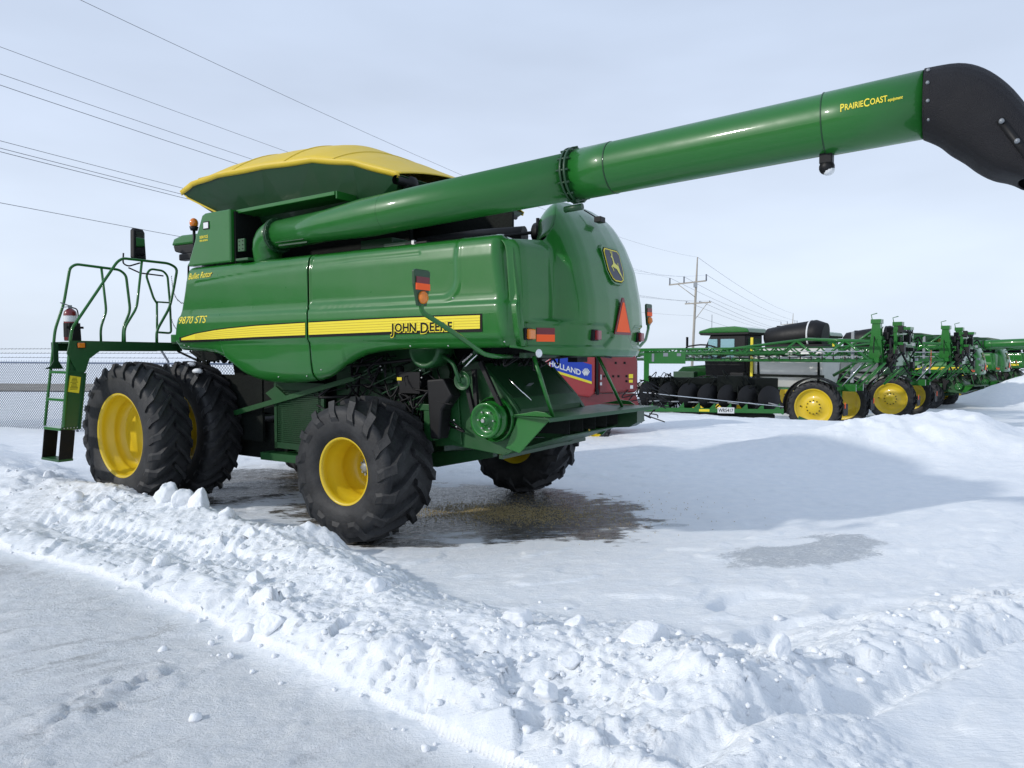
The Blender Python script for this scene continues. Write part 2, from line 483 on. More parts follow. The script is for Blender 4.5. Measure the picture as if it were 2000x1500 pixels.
    for (st, x0, z0, sz, sl, tot, nm) in (('9870 STS', 3.365, 2.447, .135, .0, .62, 'model_number'), ('Bullet Rotor', 3.20, 3.035, .115, .02, .52, 'rotor_lettering')):
        m = SM(x0, z0, sl)
        text_line([(st, sz, .0022, .25, 0)], tot+.01, lambda a, c, m=m: m(a+.004, c-.004, .005), nm+'_shadow', BLKD, T)
        text_line([(st, sz, .0008, .25, 0)], tot, lambda a, c, m=m: m(a, c, .0085), nm, YDEC, T)
    # ---- upper left box (cab rear corner) with beacon
    b = MB()
    b.prism([(3.27, 3.215), (2.93, 3.86), (2.86, 3.885), (2.34, 3.885), (2.34, 3.215)], .55, 1.455, 'xz')
    b.build('side_cabinet', G, T, bev=.02)
    b = MB().box((2.83, 1.462, 3.72), (.10, .012, .075), 1).box((2.83, 1.46, 3.72), (.125, .008, .10), 0)
    b.build('marker_light', [BLK, WHITE], T)
    mm = lambda tx, ty: (2.98-tx, 1.4585, 3.53+ty)
    text_part([('SERVICE', 0, .03, .05, .001, 0), ('PER LB INFO', 0, -.01, .032, .001, 0)], mm, 'service_label', YDEC, T)
    b = MB().prism([(2.34, 3.885), (2.34, 3.84), (-.0+.55, 3.86), (.55, 3.905)], .75, 1.36, 'xz')
    b.box((.52, 1.05, 3.86), (.02, .62, .09)); b.build('tank_ledge', G, T, bev=.006)
    b = MB().box((1.2, .60, 3.5), (2.3, .05, .75)); b.box((2.32, 1.05, 3.5), (.03, .7, .72))
    b.box((-.1, .30, 3.4), (2.2, .04, .5)); split_build(b, 'tank_wall', DARK, T)  # near-black colour stands for the shade behind the auger
    b = MB().ball((3.42, 1.25, 3.84), .058, sc_=(1, 1, 1.2))
    b.build('beacon_lens', AMBER, T)
    b = MB().tube([(3.42, 1.25, 3.45), (3.42, 1.25, 3.76)], .02); b.tube([(3.42, 1.25, 3.74), (3.42, 1.25, 3.79)], [.045, .06], 12)
    b.build('beacon_stalk', BLK, T)
    # ---- grain tank with flared extensions and arched cover
    rim = [(3.62, 1.30, 4.27), (3.25, 1.37, 4.335), (2.7, 1.38, 4.37), (1.9, 1.30, 4.385), (1.1, 1.20, 4.375), (.4, 1.22, 4.24), (-.36, 1.26, 3.985)]
    basep = [(2.85, .98, 3.88), (2.7, .98, 3.885), (2.2, .98, 3.89), (1.7, .98, 3.89), (1.1, .98, 3.89), (.5, .95, 3.80), (.1, .9, 3.72)]
    b = MB()
    for s_ in (1, -1):
        vs = []
        for (p, q) in zip(rim, basep): vs += [(q[0], q[1]*s_, q[2]-.12), (p[0], p[1]*s_, p[2])]
        b.add(vs, [(2*i, 2*i+2, 2*i+3, 2*i+1) for i in range(len(rim)-1)], 0, False)
    b.add([(basep[-1][0], .9, 3.6), (rim[-1][0], 1.26, 3.985), (rim[-1][0]+.0, -1.26, 3.985), (basep[-1][0], -.9, 3.6)], [(0, 1, 2, 3)])
    b.add([(basep[0][0], .98, 3.76), (rim[0][0], 1.30, 4.27), (rim[0][0], -1.3, 4.27), (basep[0][0], -.98, 3.76)], [(0, 1, 2, 3)])
    tank = b.build('grain_tank', GD, T, solid=.012)  # shade on the tank side is put into this darker green
    b = MB()
    ns = 40
    def cover(u, v):
        # u along the length, v across
        i = u*(len(rim)-1); k = min(int(i), len(rim)-2); f = i-k
        p = Vector(rim[k]).lerp(Vector(rim[k+1]), f)
        w = (v*2-1)
        arch = (1-abs(w)**2.3)
        rib = .5+.5*math.cos(u*PI*2*3)
        h = .40*(sstep(0, .42, u)*sstep(1.0, .50, u))**.7+.05
        sag = .022*(1-rib)*arch
        edge = .035*(abs(w) > .97)
        # front rises towards the middle
        fx = .10*(1-w*w)*(1 if u < .12 else 0)*(1-u/.12) if u < .12 else 0
        return (p.x+fx, (p.y+.02)*w, p.z+.012+h*arch-sag+.10*(1-w*w)*sstep(.7, 1, u))
    b.grid(cover, 60, 30)
    cov = b.build('tank_cover', YFAB, T, solid=.01)
    # hem of the cover over the rim + front-left flap + cover bows
    b = MB()
    for s_ in (1, -1):
        b.grid(lambda u, v: (lambda i: (lambda k, f: (lambda p: (p.x, s_*(p.y+.022-.03*v), p.z+.02-.06*v+.003*math.sin(u*40)*v))(Vector(rim[k]).lerp(Vector(rim[k+1]), f)))(min(int(i), len(rim)-2), i-min(int(i), len(rim)-2)))(u*(len(rim)-1)), 60, 2)
    split_build(b, 'cover_hem', YFAB, cov, solid=.006)
    b = MB()
    b.add([(3.60, 1.30, 4.27), (3.52, 1.27, 4.19), (2.93, 1.10, 3.90), (2.86, 1.02, 3.87), (3.4, .5, 4.1), (3.62, .7, 4.33), (3.63, 1.1, 4.30)], [(0, 1, 2, 3, 4, 5, 6)])
    b.build('front_flap', YFAB, cov, solid=.02)
    b = MB()
    for u in (.22, .40, .58, .76):
        pts = [cover(u, v/24) for v in range(0, 25)]
        b.tube([(p[0], p[1], p[2]+.004) for p in pts], .014, 5)
    split_build(b, 'cover_bow', YFAB, cov)
    b = MB().lathe([(.07, 0), (.085, .02), (.085, .10), (.05, .13), (.05, .30)], 18, M=Matrix.Translation((-.33, 1.0, 3.93)))
    b.tube([(-.34, 1.15, 3.90), (-.34, -1.1, 3.90)], .03, 10)
    b.build('cover_roller', BLK, T)
    # ---- unloading auger
    A0 = Vector((1.62, 1.30, 3.50)); A1 = Vector((-5.31, 1.47, 3.745))
    ax = (A1-A0).normalized(); out = Vector((0, 1, 0)); out = (out-ax*out.dot(ax)).normalized(); up = out.cross(ax)
    if up.z < 0: up = -up
    L_ = (A1-A0).length
    def ring(b, d0, d1, r, n=36, mi=0):
        b.tube([A0+ax*d0, A0+ax*d1], r, n, mi)
    b = MB()
    prof = [(0, .178), (.95, .180), (1.55, .212), (L_*.607, .212)]
    b.tube([A0+ax*d for d, _ in prof], [r for _, r in prof], 40)
    prof = [(L_*.607, .222), (L_*.661, .222), (L_*.663, .219), (L_*.908, .219), (L_*.910, .226), (L_, .226)]
    b.tube([A0+ax*d for d, _ in prof], [r for _, r in prof], 40)
    aug = b.build('unloading_auger', GT, T)
    b = MB()
    for d in (.0, .03): ring(b, d, d+.022, .215)
    ring(b, L_*.602, L_*.605, .248); ring(b, L_*.608, L_*.611, .248)
    for k in range(14):
        a = 2*PI*k/14
        b.tube([A0+ax*(L_*.598)+(out*math.cos(a)+up*math.sin(a))*.238, A0+ax*(L_*.615)+(out*math.cos(a)+up*math.sin(a))*.238], .010, 6)
        b.tube([A0+ax*(-.02)+(out*math.cos(a)+up*math.sin(a))*.2, A0+ax*(.07)+(out*math.cos(a)+up*math.sin(a))*.2], .008, 6)
    b.tube([A0+ax*(L_*.6065)-up*.30+out*.05-ax*.09, A0+ax*(L_*.6065)-up*.30+out*.05+ax*.09], .03, 8)
    b.build('flange', GD, aug)
    b = MB()
    ring(b, L_*.661, L_*.6625, .2235); ring(b, L_*.909, L_*.9103, .2275); ring(b, 1.9, 1.9015, .2133)
    split_build(b, 'weld_seam', GD, aug)
    b = MB()  # vertical elbow under the flange
    el = [A0+ax*.0, A0-ax*.07, A0-ax*.14-Vector((0, .01, .02)), A0-ax*.20-Vector((0, .02, .07)), A0-ax*.235-Vector((0, .03, .15)), A0-ax*.24-Vector((0, .04, .23)), A0-ax*.24-Vector((0, .05, .36))]
    b.tube(el, [.182, .186, .188, .188, .182, .175, .175], 30)
    b.build('auger_elbow', GT, T)
    b = MB().box(A0-ax*.52+Vector((0, .14, -.07)), (.13, .03, .16)).box(A0-ax*.45+Vector((0, .1, -.26)), (.24, .2, .03))
    for i in (-1, 0, 1):
        for j in (-1, 1): b.box(A0-ax*(.52+.035*j)+Vector((0, .157, -.07+.05*i)), (.016, .01, .016), 1)
    b.build('elbow_bracket', [GS, BLK], T, bev=.005)
    b = MB()  # ribs under the tube near its foot
    for d in (.1, .16): b.box(A0+ax*(d+.28)-up*.12+out*.12-up*(d-.1)*.8, (.5, .02, .018))
    b.box(A0+ax*1.25-up*.13+out*.11, (.16, .02, .016))
    split_build(b, 'tube_rib', GD, aug)
    # spout: section swept round a bend
    b = MB()
    secs = []
    NS, NP = 30, 16
    bt = [(-5.305, 3.517), (-5.40, 3.455), (-5.47, 3.385), (-5.55, 3.32), (-5.62, 3.255), (-5.70, 3.20), (-5.78, 3.175), (-5.84, 3.15)]
    tp = [(-5.305, 3.972), (-5.50, 3.965), (-5.64, 3.90), (-5.77, 3.77), (-5.88, 3.60), (-5.98, 3.42), (-6.10, 3.24), (-6.18, 3.06)]
    cen = [(.232, 0), (.238, .1), (.245, .3), (.25, .5), (.25, .7), (.245, .85), (.24, .95), (.24, 1)]
    def crom(P, n=4):
        o_ = []
        for i in range(len(P)-1):
            p0 = P[max(0, i-1)]; p1 = P[i]; p2 = P[i+1]; p3 = P[min(len(P)-1, i+2)]
            for k in range(n):
                t = k/n; o_.append(tuple(.5*((2*b)+(-a+c)*t+(2*a-5*b+4*c-d)*t*t+(-a+3*b-3*c+d)*t**3) for a, b, c, d in zip(p0, p1, p2, p3)))
        return o_+[tuple(P[-1])]
    bt, tp, cen = crom(bt), crom(tp), crom(cen)
    vs = []
    for (bx_, bz_), (tx_, tz_), (hw, sq) in zip(bt, tp, cen):
        c = Vector(((bx_+tx_)/2, 1.47, (bz_+tz_)/2)); nn = Vector(((tx_-bx_)/2, 0, (tz_-bz_)/2))
        for k in range(NS):
            t = 2*PI*k/NS; ct, st = math.cos(t), math.sin(t)
            q = 1+(1/max(abs(ct)**3.4+abs(st)**3.4, 1e-6)**(1/3.4)-1)*sq
            vs.append(c+Vector((0, 1, 0))*ct*hw*q+nn*st*(1+(q-1)*.6))
    fs = [(i*NS+k, i*NS+(k+1) % NS, (i+1)*NS+(k+1) % NS, (i+1)*NS+k) for i in range(len(cen)-1) for k in range(NS)]
    b.add(vs, fs, 0, True)
    sp = b.build('spout', SPOUT, aug, solid=.012)
    b = MB()
    for k in range(4):
        a = -.7+k*.5
        for dd in (-.01,):
            b.lathe([(.012, 0), (.010, .010), (.001, .012)], 10, M=Matrix.Translation(A1+ax*.030+(out*math.cos(a)+up*math.sin(a))*.238) @ Matrix.Rotation(a, 4, 'X'))
    c0 = Vector((-5.73, 1.715, 3.50)); c1 = Vector((-5.93, 1.715, 3.17))
    b2 = MB().tube([c0, c1], .028, 6); b2.build('spout_strap', BLK, sp)
    for f in (.04, .45, .9):
        p = c0.lerp(c1, f)
        b.lathe([(.016, 0), (.014, .02), (.001, .022)], 10, M=Matrix.Translation(p+out*.02))
    split_build(b, 'spout_bolt', GALV, sp)
    b = MB()  # lamp under the tube
    q = A0+ax*(L_*.909)-up*.29
    b.box(q+up*.05, (.09, .09, .10)); b.ball(q-up*.02, .055); lamp = b.build('auger_lamp', BLK, aug, bev=.01)
    MB().ball(q-up*.045+ax*.01, .045, sc_=(1, 1, .8)).build('lamp_lens', LENS, lamp)
    # lettering on the tube, wrapped round it
    P0 = L_*.9285
    def AM(tx, ty):
        a = (ty+.005)/.226
        return A0+ax*(P0+tx)+(out*math.cos(a)+up*math.sin(a))*.2295
    text_line([('P', .078, .0012, 0, -.005), ('RAIRIE', .060, .001, 0, 0), ('C', .078, .0012, 0, -.005), ('OAST', .060, .001, 0, 0), ('equipment', .030, .0006, .3, -.002)], .385, AM, 'dealer_lettering', YDEC, aug, gap=.08)
    # ---- rear hood
    ZT = [(0, 3.675), (.25, 3.67), (.36, 3.655), (.44, 3.62), (.50, 3.56), (.56, 3.44), (.61, 3.27), (.64, 3.19), (1, 3.14)]
    KW = [(2.0, 1.0), (2.9, 1.0), (3.2, .98), (3.45, .95), (3.6, .93), (3.7, .90)]
    XC = [(2.0, -2.33), (2.06, -2.395), (2.3, -2.42), (2.6, -2.40), (3.0, -2.32), (3.3, -2.20), (3.5, -2.08), (3.62, -1.97), (3.68, -1.88)]
    XS = [(2.0, -2.34), (2.06, -2.39), (2.6, -2.39), (3.0, -2.36), (3.1, -2.34), (3.17, -2.27)]
    DP = [(0, 0), (.2, .008), (.4, .034), (.50, .065), (.56, .11), (.59, .16), (.625, .29), (.645, .315), (.7, .325), (.9, .385), (.955, .415), (1, .52)]
    DL = [(0, 0), (.2, .008), (.4, .034), (.50, .065), (.56, .11), (.62, .19), (.70, .27), (.9, .385), (.955, .415), (1, .52)]
    def hood(u, v):
        w = u*2-1; aw = abs(w)
        zt = sinterp(aw, ZT, .02); zb = sinterp(aw, [(0, 2.02), (.5, 2.02), (.8, 2.045), (1, 2.11)], .05)
        z = zb+(zt-zb)*v
        k = sinterp(z, KW, .08)
        y = w*1.42*(1-(1-k)*sstep(.95, .62, aw))
        wd = interp(aw, [(0, .02), (.5, .02), (.57, .009), (.66, .012), (1, .012)])
        d1 = sinterp(aw, DP, wd); d2 = sinterp(aw, DL, .02)
        d = d1+(d2-d1)*sstep(2.40, 2.33, z)
        xc = sinterp(z, XC, .05); t = sstep(.60, .645, aw)
        xc = xc*(1-t)+t*sinterp(z, XS, .03)
        x = xc+d
        if aw > .10:
            # pointed light bar recess
            zc = 2.235; hh = .115*min(1, max(0, (aw-.13)/.13))
            dd = max(abs(z-zc)-hh, .13-aw, aw-.965)
            x += .026*sstep(.010, -.010, dd)
        if aw < .13 and abs(w) < .13: x += .006*math.exp(-((z-2.235)/.008)**2)
        return (x, y, z)
    b = MB().grid(hood, 220, 110)
    # roof of the hood running forward
    def roof(u, v):
        p = hood(.5+(u-.5)*.62, 1.0)
        return (p[0]+v*.22, p[1]*(1-.03*v), p[2]-.16*v*v)
    b.grid(roof, 60, 6)
    hd = b.build('rear_hood', G, T, solid=.010)
    # rear badge with leaping deer
    def hx(y, z):
        lo, hi = 0., 1.
        for _ in range(14):
            m = (lo+hi)/2
            if hood(m, .5)[1] < y: lo = m
            else: hi = m
        u = lo
        best = min((abs(hood(u, v/80)[2]-z), v) for v in range(81))[1]/80
        return hood(u, best)[0]
    bc = (.03, 3.00)
    sl = (hx(bc[0], 3.17)-hx(bc[0], 2.83))/.34
    x0 = hx(bc[0], bc[1])
    def BM(off): return lambda tx, ty: (x0+sl*ty*.9-off, bc[0]-tx, bc[1]+ty)
    def octo(a, c, k):
        pts = []
        base = [(-a*.80, c), (a*.80, c), (a, c*.80), (a*1.0, -c*.35), (a*.70, -c*.86), (a*.40, -c), (-a*.40, -c), (-a*.70, -c*.86), (-a, -c*.35), (-a, c*.80)]
        return [(p[0]*k, p[1]*k) for p in base]
    for (k, mat, off, nm) in ((1.13, G, .012, 'badge_bezel'), (1.0, BLKD, .018, 'badge_border'), (.955, YDEC, .021, 'badge_line'), (.885, BADGE, .024, 'badge_field')):
        f = BM(off); p = octo(.205, .185, k); n = len(p)
        back = BM(-.02)
        MB().add([f(*q) for q in p]+[back(*q) for q in p], [tuple(range(n))]+[(i, (i+1) % n, n+(i+1) % n, n+i) for i in range(n)]).build(nm, mat, hd)
    f = BM(.027)
    b = MB()
    for poly in [deer_poly()]+ANTL:
        q = [(x*.30+.0, y*.255+.005) for x, y in poly]
        b.add([f(*p) for p in q], [tuple(range(len(q)))])
    b.build('deer_emblem', DEERY, hd)
    # slow-moving-vehicle triangle
    def tri(s_, off, nm, mat, cut=.0):
        ty0 = 2.225; yc = .02
        p = [(yc+.215*s_-cut, 0), (yc-.215*s_+cut, 0), (yc-.02*s_, .40*s_), (yc+.02*s_, .40*s_)]
        zc = 2.25+(1-s_)*.14
        xx = lambda y, z: hx(max(-.4, min(.3, y)), 2.4)-off+(z-2.4)*.02
        v = [(xx(y, zc+z)-.0, y, zc+z) for y, z in p]
        MB().add(v+[(a+.012, b_, c) for a, b_, c in v], [(0, 1, 2, 3), (7, 6, 5, 4), (0, 4, 5, 1), (1, 5, 6, 2), (2, 6, 7, 3), (3, 7, 4, 0)]).build(nm, mat, hd)
    tri(1.0, .030, 'triangle_border', DKRED); tri(.80, .034, 'orange_triangle', ORNG)
    # lights and reflectors in the bar
    def at(y, z, off=.0):
        u = .5
        for _ in range(6): pass
        lo, hi = 0., 1.
        for _ in range(16):
            m = (lo+hi)/2
            if hood(m, .12)[1] < y: lo = m
            else: hi = m
        return hood(lo, (z-2.04)/(3.1-2.04))[0]-off
    for s_ in (1, -1):
        for (y, wd, mat, nm) in ((1.285, .135, AMBER, 'amber_tail_light'), (.56, .11, REDL, 'red_tail_light')):
            y *= s_
            xx = min(at(y-wd/2, 2.235), at(y+wd/2, 2.235))
            bx = MB().box((xx+.005, y, 2.235), (.06, wd, .115)); o = bx.build(nm, BLK, hd, bev=.01)
            MB().box((xx-.04, y-.006, 2.235), (.04, wd*.86, .10)).build('lens', mat, o, bev=.012)
        y = 1.065*s_
        xa = at(y-.1, 2.235); xb = at(y+.1, 2.235)
        for (za, zb_, mat, nm) in ((2.235, 2.30, DKRED, 'dark_red_reflector'), (2.165, 2.235, ORNG, 'orange_reflector')):
            MB().add([(xa-.012, y-.10, za), (xb-.012, y+.10, za), (xb-.012, y+.10, zb_), (xa-.012, y-.10, zb_), (xa+.01, y-.10, za), (xb+.01, y+.10, za), (xb+.01, y+.10, zb_), (xa+.01, y-.10, zb_)],
                     [(0, 1, 2, 3), (7, 6, 5, 4), (0, 4, 5, 1), (1, 5, 6, 2), (2, 6, 7, 3), (3, 7, 4, 0)]).build(nm, mat, hd)
    # work lamp near the hood top
    b = MB().tube([(-2.05, .20, 3.60), (-2.16, .12, 3.52)], .008, 6).box((-2.18, .08, 3.50), (.08, .12, .06))
    b.build('work_lamp', BLK, hd, bev=.01)
    # engine-deck clutter, air intake and screens
    b = MB()
    b.tube([(-.2, .75, 3.28), (-.9, .55, 3.34), (-1.45, .45, 3.34)], .11, 16)
    b.lathe([(.09, 0), (.12, .02), (.12, .2), (.1, .22)], 18, M=Matrix.Translation((-1.55, .40, 3.36)) @ Matrix.Rotation(R(90), 4, 'Z'))
    b.tube([(-.4, 1.05, 3.2), (-1.0, 1.02, 3.24), (-1.75, .8, 3.30)], .018, 6); b.tube([(-1.72, .62, 3.2), (-1.72, .62, 3.48)], .02, 8)
    for k in range(14):
        y0 = random.uniform(.5, 1.15); x0_ = random.uniform(-1.7, -.3)
        b.tube([(x0_, y0, 3.14), (x0_-random.uniform(.1, .3), y0+random.uniform(-.1, .1), 3.22), (x0_-.4, y0+random.uniform(-.15, .1), 3.16)], random.uniform(.012, .03), 6)
    b.box((-.55, 1.18, 3.2), (.3, .1, .10)); b.box((-.85, .9, 3.2), (.35, .3, .15))
    b.build('engine_parts', BLK, T)
    b = MB().box((-.30, 1.20, 3.22), (.45, .05, .11)).box((.2, .9, 3.26), (.5, .3, .22)); b.build('deck_box', GD, T, bev=.01)
    b = MB().box((-.52, 1.23, 3.23), (.035, .03, .08)); b.build('latch', STEEL, T)
    # ---- cab (mostly hidden)
    b = MB()
    b.prism([(3.35, 2.35), (3.35, 3.55), (4.25, 3.55), (4.20, 2.35)], -.80, .62, 'xz')
    cab = b.build('cab', GLASS, T, bev=.03)
    b = MB()
    b.prism([(3.35, 3.64), (3.45, 3.78), (4.25, 3.80), (4.45, 3.76), (4.52, 3.66)], -.95, .92, 'xz')
    b.build('cab_roof', G, cab, bev=.03)
    b = MB().prism([(3.5, 3.52), (3.45, 3.645), (4.50, 3.665), (4.46, 3.57), (4.25, 3.52)], -.93, .90, 'xz')
    b.box((4.2, .84, 3.48), (.32, .12, .1)); b.build('roof_visor', BLK, cab, bev=.02)
    b = MB().tube([(3.85, .9, 3.38), (4.00, .97, 3.36), (4.02, .97, 3.02), (3.85, .95, 2.9)], .014, 8, fil=.06)
    b.build('door_handle_rail', BLK, cab)
    b = MB()
    for x in (3.45, 3.9): b.box((x, .64, 3.0), (.07, .05, 1.2))
    split_build(b, 'cab_pillar', BLK, cab)
    # ---- platform, ladder, rails
    b = MB()
    b.prism([(.95, 2.205), (2.29, 2.215), (2.51, 2.215), (2.55, 2.05), (2.43, 1.80), (2.33, 1.80), (2.27, 1.98), (2.13, 2.085), (.95, 2.08)], 4.23, 4.25, 'yz')
    b.build('platform_beam', GS, T)
    b = MB().box((4.62, 1.65, 2.195), (.76, 1.45, .02)); b.box((4.98, 1.65, 2.14), (.02, 1.5, .12))
    b.box((4.05, .95, 2.20), (.35, .35, .03)); b.build('platform_deck', GD, T)
    b = MB().box((4.12, .88, 2.265), (.30, .45, .12)); b.build('battery_box', G, T, bev=.01)
    lad = bpy.data.objects.new('ladder', None); COL.objects.link(lad); lad.parent = T
    b = MB().prism([(2.49, 2.18), (2.29, 2.18), (2.28, 2.01), (2.33, 1.79), (2.42, 1.05), (2.63, 1.06), (2.55, 1.82), (2.51, 2.12)], 4.262, 4.275, 'yz')
    b.prism([(2.33, 1.79), (2.42, 1.05), (2.405, 1.05), (2.315, 1.79)], 4.23, 4.262, 'yz')
    b.prism([(2.55, 1.80), (2.35, 1.80), (2.35, 1.82), (2.55, 1.82)], 4.235, 4.262, 'yz')
    b.build('side_plate', GS, lad)
    b = MB().prism([(2.51, 1.76), (2.375, 1.735), (2.405, 1.525), (2.54, 1.55)], 4.255, 4.2605, 'yz'); b.build('yellow_warning_sticker', YDEC, lad)
    b = MB()
    for k in range(9): 
        z = 1.725-.018*k; y1 = 2.40+.02*((1.73-z)/.2)
        b.box((4.2535, y1+.055, z), (.002, random.uniform(.05, .10), .006))
    b.build('sticker_print', BLKD, lad)
    b = MB().box((4.252, 2.43, 2.09), (.004, .055, .09), 1).box((4.252, 2.36, 2.09), (.004, .055, .09), 1).box((4.252, 2.39, 2.00), (.004, .11, .05), 0).box((4.248, 2.36, 2.10), (.003, .03, .03), 2).box((4.248, 2.43, 2.12), (.003, .03, .02), 2)
    b.build('safety_label', [GALV, WHITE, DKRED], lad)
    for i, z in enumerate((1.80, 1.44, 1.06)):
        yy = 2.45+(1.8-z)*.12
        MB().box((4.50, yy, z), (.44, .20, .035)).build('step', G, lad, bev=.004)
    b = MB()
    for x in (4.27, 4.72):
        b.prism([(2.63, 1.06), (2.46, 1.04), (2.50, .67), (2.67, .665)], x-.006, x+.006, 'yz')
    split_build(b, 'rubber_hanger', BLKD, lad)
    MB().box((4.495, 2.585, .655), (.47, .18, .03)).build('step', GS, lad, bev=.004)
    b = MB()
    for k in range(5): b.lathe([(.008, 0), (.006, .006), (.001, .007)], 8, M=Matrix.Translation((4.25, 2.44+.04*k, 1.075)) @ Matrix.Rotation(R(90), 4, 'Z'))
    b.build('bolt', STEEL, lad)
    r1 = [(2.61, 1.09), (2.54, 1.84), (2.49, 2.28), (2.47, 2.38), (1.87, 3.30), (1.79, 3.36), (1.12, 3.36), (.99, 3.30), (1.05, 3.01), (1.12, 2.72), (1.33, 2.37), (1.33, 2.20)]
    MB().tube([(4.25, y, z) for y, z in r1], .019, 10, fil=.10).build('handrail', G, T)
    MB().tube([(4.25, y, z) for y, z in [(1.52, 3.36), (1.61, 2.69), (1.79, 2.40), (1.79, 2.2)]], .017, 10, fil=.08).build('handrail', G, T)
    r2 = [(2.59, 1.08), (2.54, 1.49), (2.45, 2.19), (2.43, 2.37), (2.31, 2.73), (2.22, 3.22), (2.14, 3.28), (1.54, 3.26), (1.45, 3.19), (1.40, 2.68), (1.51, 2.42), (1.52, 2.20)]
    MB().tube([(4.8, y, z) for y, z in r2], .019, 10, fil=.08).build('handrail', G, T)
    MB().tube([(4.8, y, z) for y, z in [(1.80, 3.27), (1.75, 2.72), (1.75, 2.64), (1.83, 2.41), (1.83, 2.2)]], .017, 10, fil=.08).build('handrail', G, T)
    r3 = [(.99, 2.81), (1.04, 2.88), (1.15, 3.22), (1.08, 3.32), (.88, 3.31), (.81, 3.24), (.78, 2.82), (.77, 2.36), (1.0, 2.37)]
    b = MB().tube([(4.8, y, z) for y, z in r3], .017, 10, fil=.05)
    b.tube([(4.8, .78, 2.83), (4.8, .99, 2.83)], .013, 8); b.tube([(4.8, .99, 2.82), (4.8, 1.0, 2.2)], .017, 8)
    b.build('gate_rail', G, T)
    b = MB()
    for (p, q, sg) in (((4.5, .93, 3.20), (4.35, .78, 2.78), .10), ((4.6, .92, 2.78), (4.45, .72, 2.32), .10)):
        p = Vector(p); q = Vector(q); n = 26; prev = None
        for i in range(n):
            t = i/(n-1); c = p.lerp(q, t)+Vector((0, sg*math.sin(t*PI)*.6, -sg*math.sin(t*PI)))
            a = i*PI/2
            b.tube([c+Vector((0, math.cos(a)*.006, math.sin(a)*.003-.012)), c+Vector((0, -math.cos(a)*.006, .012))], .0045, 5)
    b.build('chain', DARK, T)
    b = MB().tube([(4.55, 1.38, 3.36), (4.6, 1.52, 3.30), (4.6, 1.60, 3.33), (4.58, 1.60, 3.48)], .011, 8, fil=.05)
    b.tube([(4.6, 1.52, 3.28), (4.6, 1.35, 3.22), (4.6, 1.0, 3.21)], .011, 8)
    b.build('mirror_arm', BLK, T)
    b = MB()
    rr_ = Matrix.Translation((4.55, 1.40, 3.61)) @ Matrix.Rotation(R(18), 4, 'Z')
    b.add([(x, y, z) for x in (-.035, .035) for (y, z) in [(-.10, -.22), (.10, -.22), (.12, -.18), (.11, .20), (.08, .235), (-.06, .235), (-.09, .2), (-.115, -.18)]],
          [tuple(range(8)), tuple(range(15, 7, -1))]+[(i, (i+1) % 8, 8+(i+1) % 8, 8+i) for i in range(8)], 0, False, rr_)
    mi = b.build('mirror', BLK, T, bev=.012)
    MB().box((0, 0, 0), (.004, .165, .37), 0).build('mirror_glass', MIRR, mi).matrix_local = rr_ @ Matrix.Translation((-.039, 0, .005))
    b = MB().box((4.24, 2.375, 2.155), (.05, .11, .075)); o = b.build('amber_marker', BLK, T, bev=.008)
    MB().box((4.205, 2.385, 2.155), (.03, .09, .065)).build('lens', AMBER, o, bev=.01)
    # extinguisher bracket
    b = MB().prism([(2.345, 2.22), (2.18, 2.22), (2.19, 2.46), (2.33, 2.46)], 4.62, 4.64, 'yz').box((4.63, 2.26, 2.40), (.03, .22, .03)); b.build('extinguisher_bracket', BLK, T)
    b = MB().prism([(2.50, 2.2), (2.44, 2.2), (2.44, 1.95), (2.38, 1.84), (2.62, 1.84), (2.54, 1.88), (2.50, 1.95)], 4.70, 4.712, 'yz'); b.build('ladder_guard', GD, T)
    # ---- wheels
    for s_ in (1, -1):
        wheel(T, (3.79, 1.912*s_, .965), .975, .52, .545, 23, .055, s_, .30, YEL, hub=0, lw=.080, dphi=.36, spin=.05*s_)
        wheel(T, (3.79, 1.16*s_, .965), .975, .52, .545, 23, .055, s_, .12, YEL, hub=.18, lw=.080, dphi=.36, spin=.13)
        wheel(T, (0, 1.475 if s_ > 0 else -1.86, .785), .80, .74, .355, 15, .055, s_, .42, YEL, hub=.10, lw=.105, dphi=.52, spin=.1, bulge=1.0, shoulder=.70)
    b = MB().box((0.0, -.2, .80), (.20, 2.9, .20)).box((-.02, .0, 1.0), (.5, .8, .3)); b.box((3.79, 0, .98), (.4, 1.9, .45))
    b.box((0, 1.02, .8), (.3, .12, .34)); b.box((0, -1.40, .8), (.3, .12, .34))
    b.build('axle', GD, T, bev=.01)
    # snow left on the inner front tyre
    b = MB()
    for (ph, y, w_) in ((108, 1.30, .09), (121, 1.36, .11), (132, 1.28, .05)):
        a = R(ph); c = (3.79+math.cos(a)*.955, y, .965+math.sin(a)*.955)
        b.ball(c, w_, sc_=(1.0, .8, .45))
    # ---- underside and rear machinery
    b = MB()
    b.prism([(2.33, .66), (2.33, .74), (-.4, .90), (-1.2, 1.0), (-1.2, .90), (-.4, .72)], .62, .70, 'xz')
    b.prism([(2.33, .66), (2.33, .74), (-.4, .90), (-1.2, 1.0), (-1.2, .90), (-.4, .72)], -.70, -.62, 'xz')
    b.box((1.2, 0, .92), (2.0, 1.2, .25))
    b.build('main_frame', GD, T, bev=.006)
    b = MB()
    for k in range(26): b.box((1.66, .985, .90+.026*k), (.78, .012, .012))
    for x in (1.20, 2.10): b.box((x, .97, 1.22), (.05, .03, .85))
    b.box((1.65, .97, .84), (.95, .03, .08)); b.box((1.65, .96, 1.62), (.95, .04, .1)); b.box((1.65, .93, 1.25), (.9, .01, .8))
    b.build('louvred_shield', GD, T)
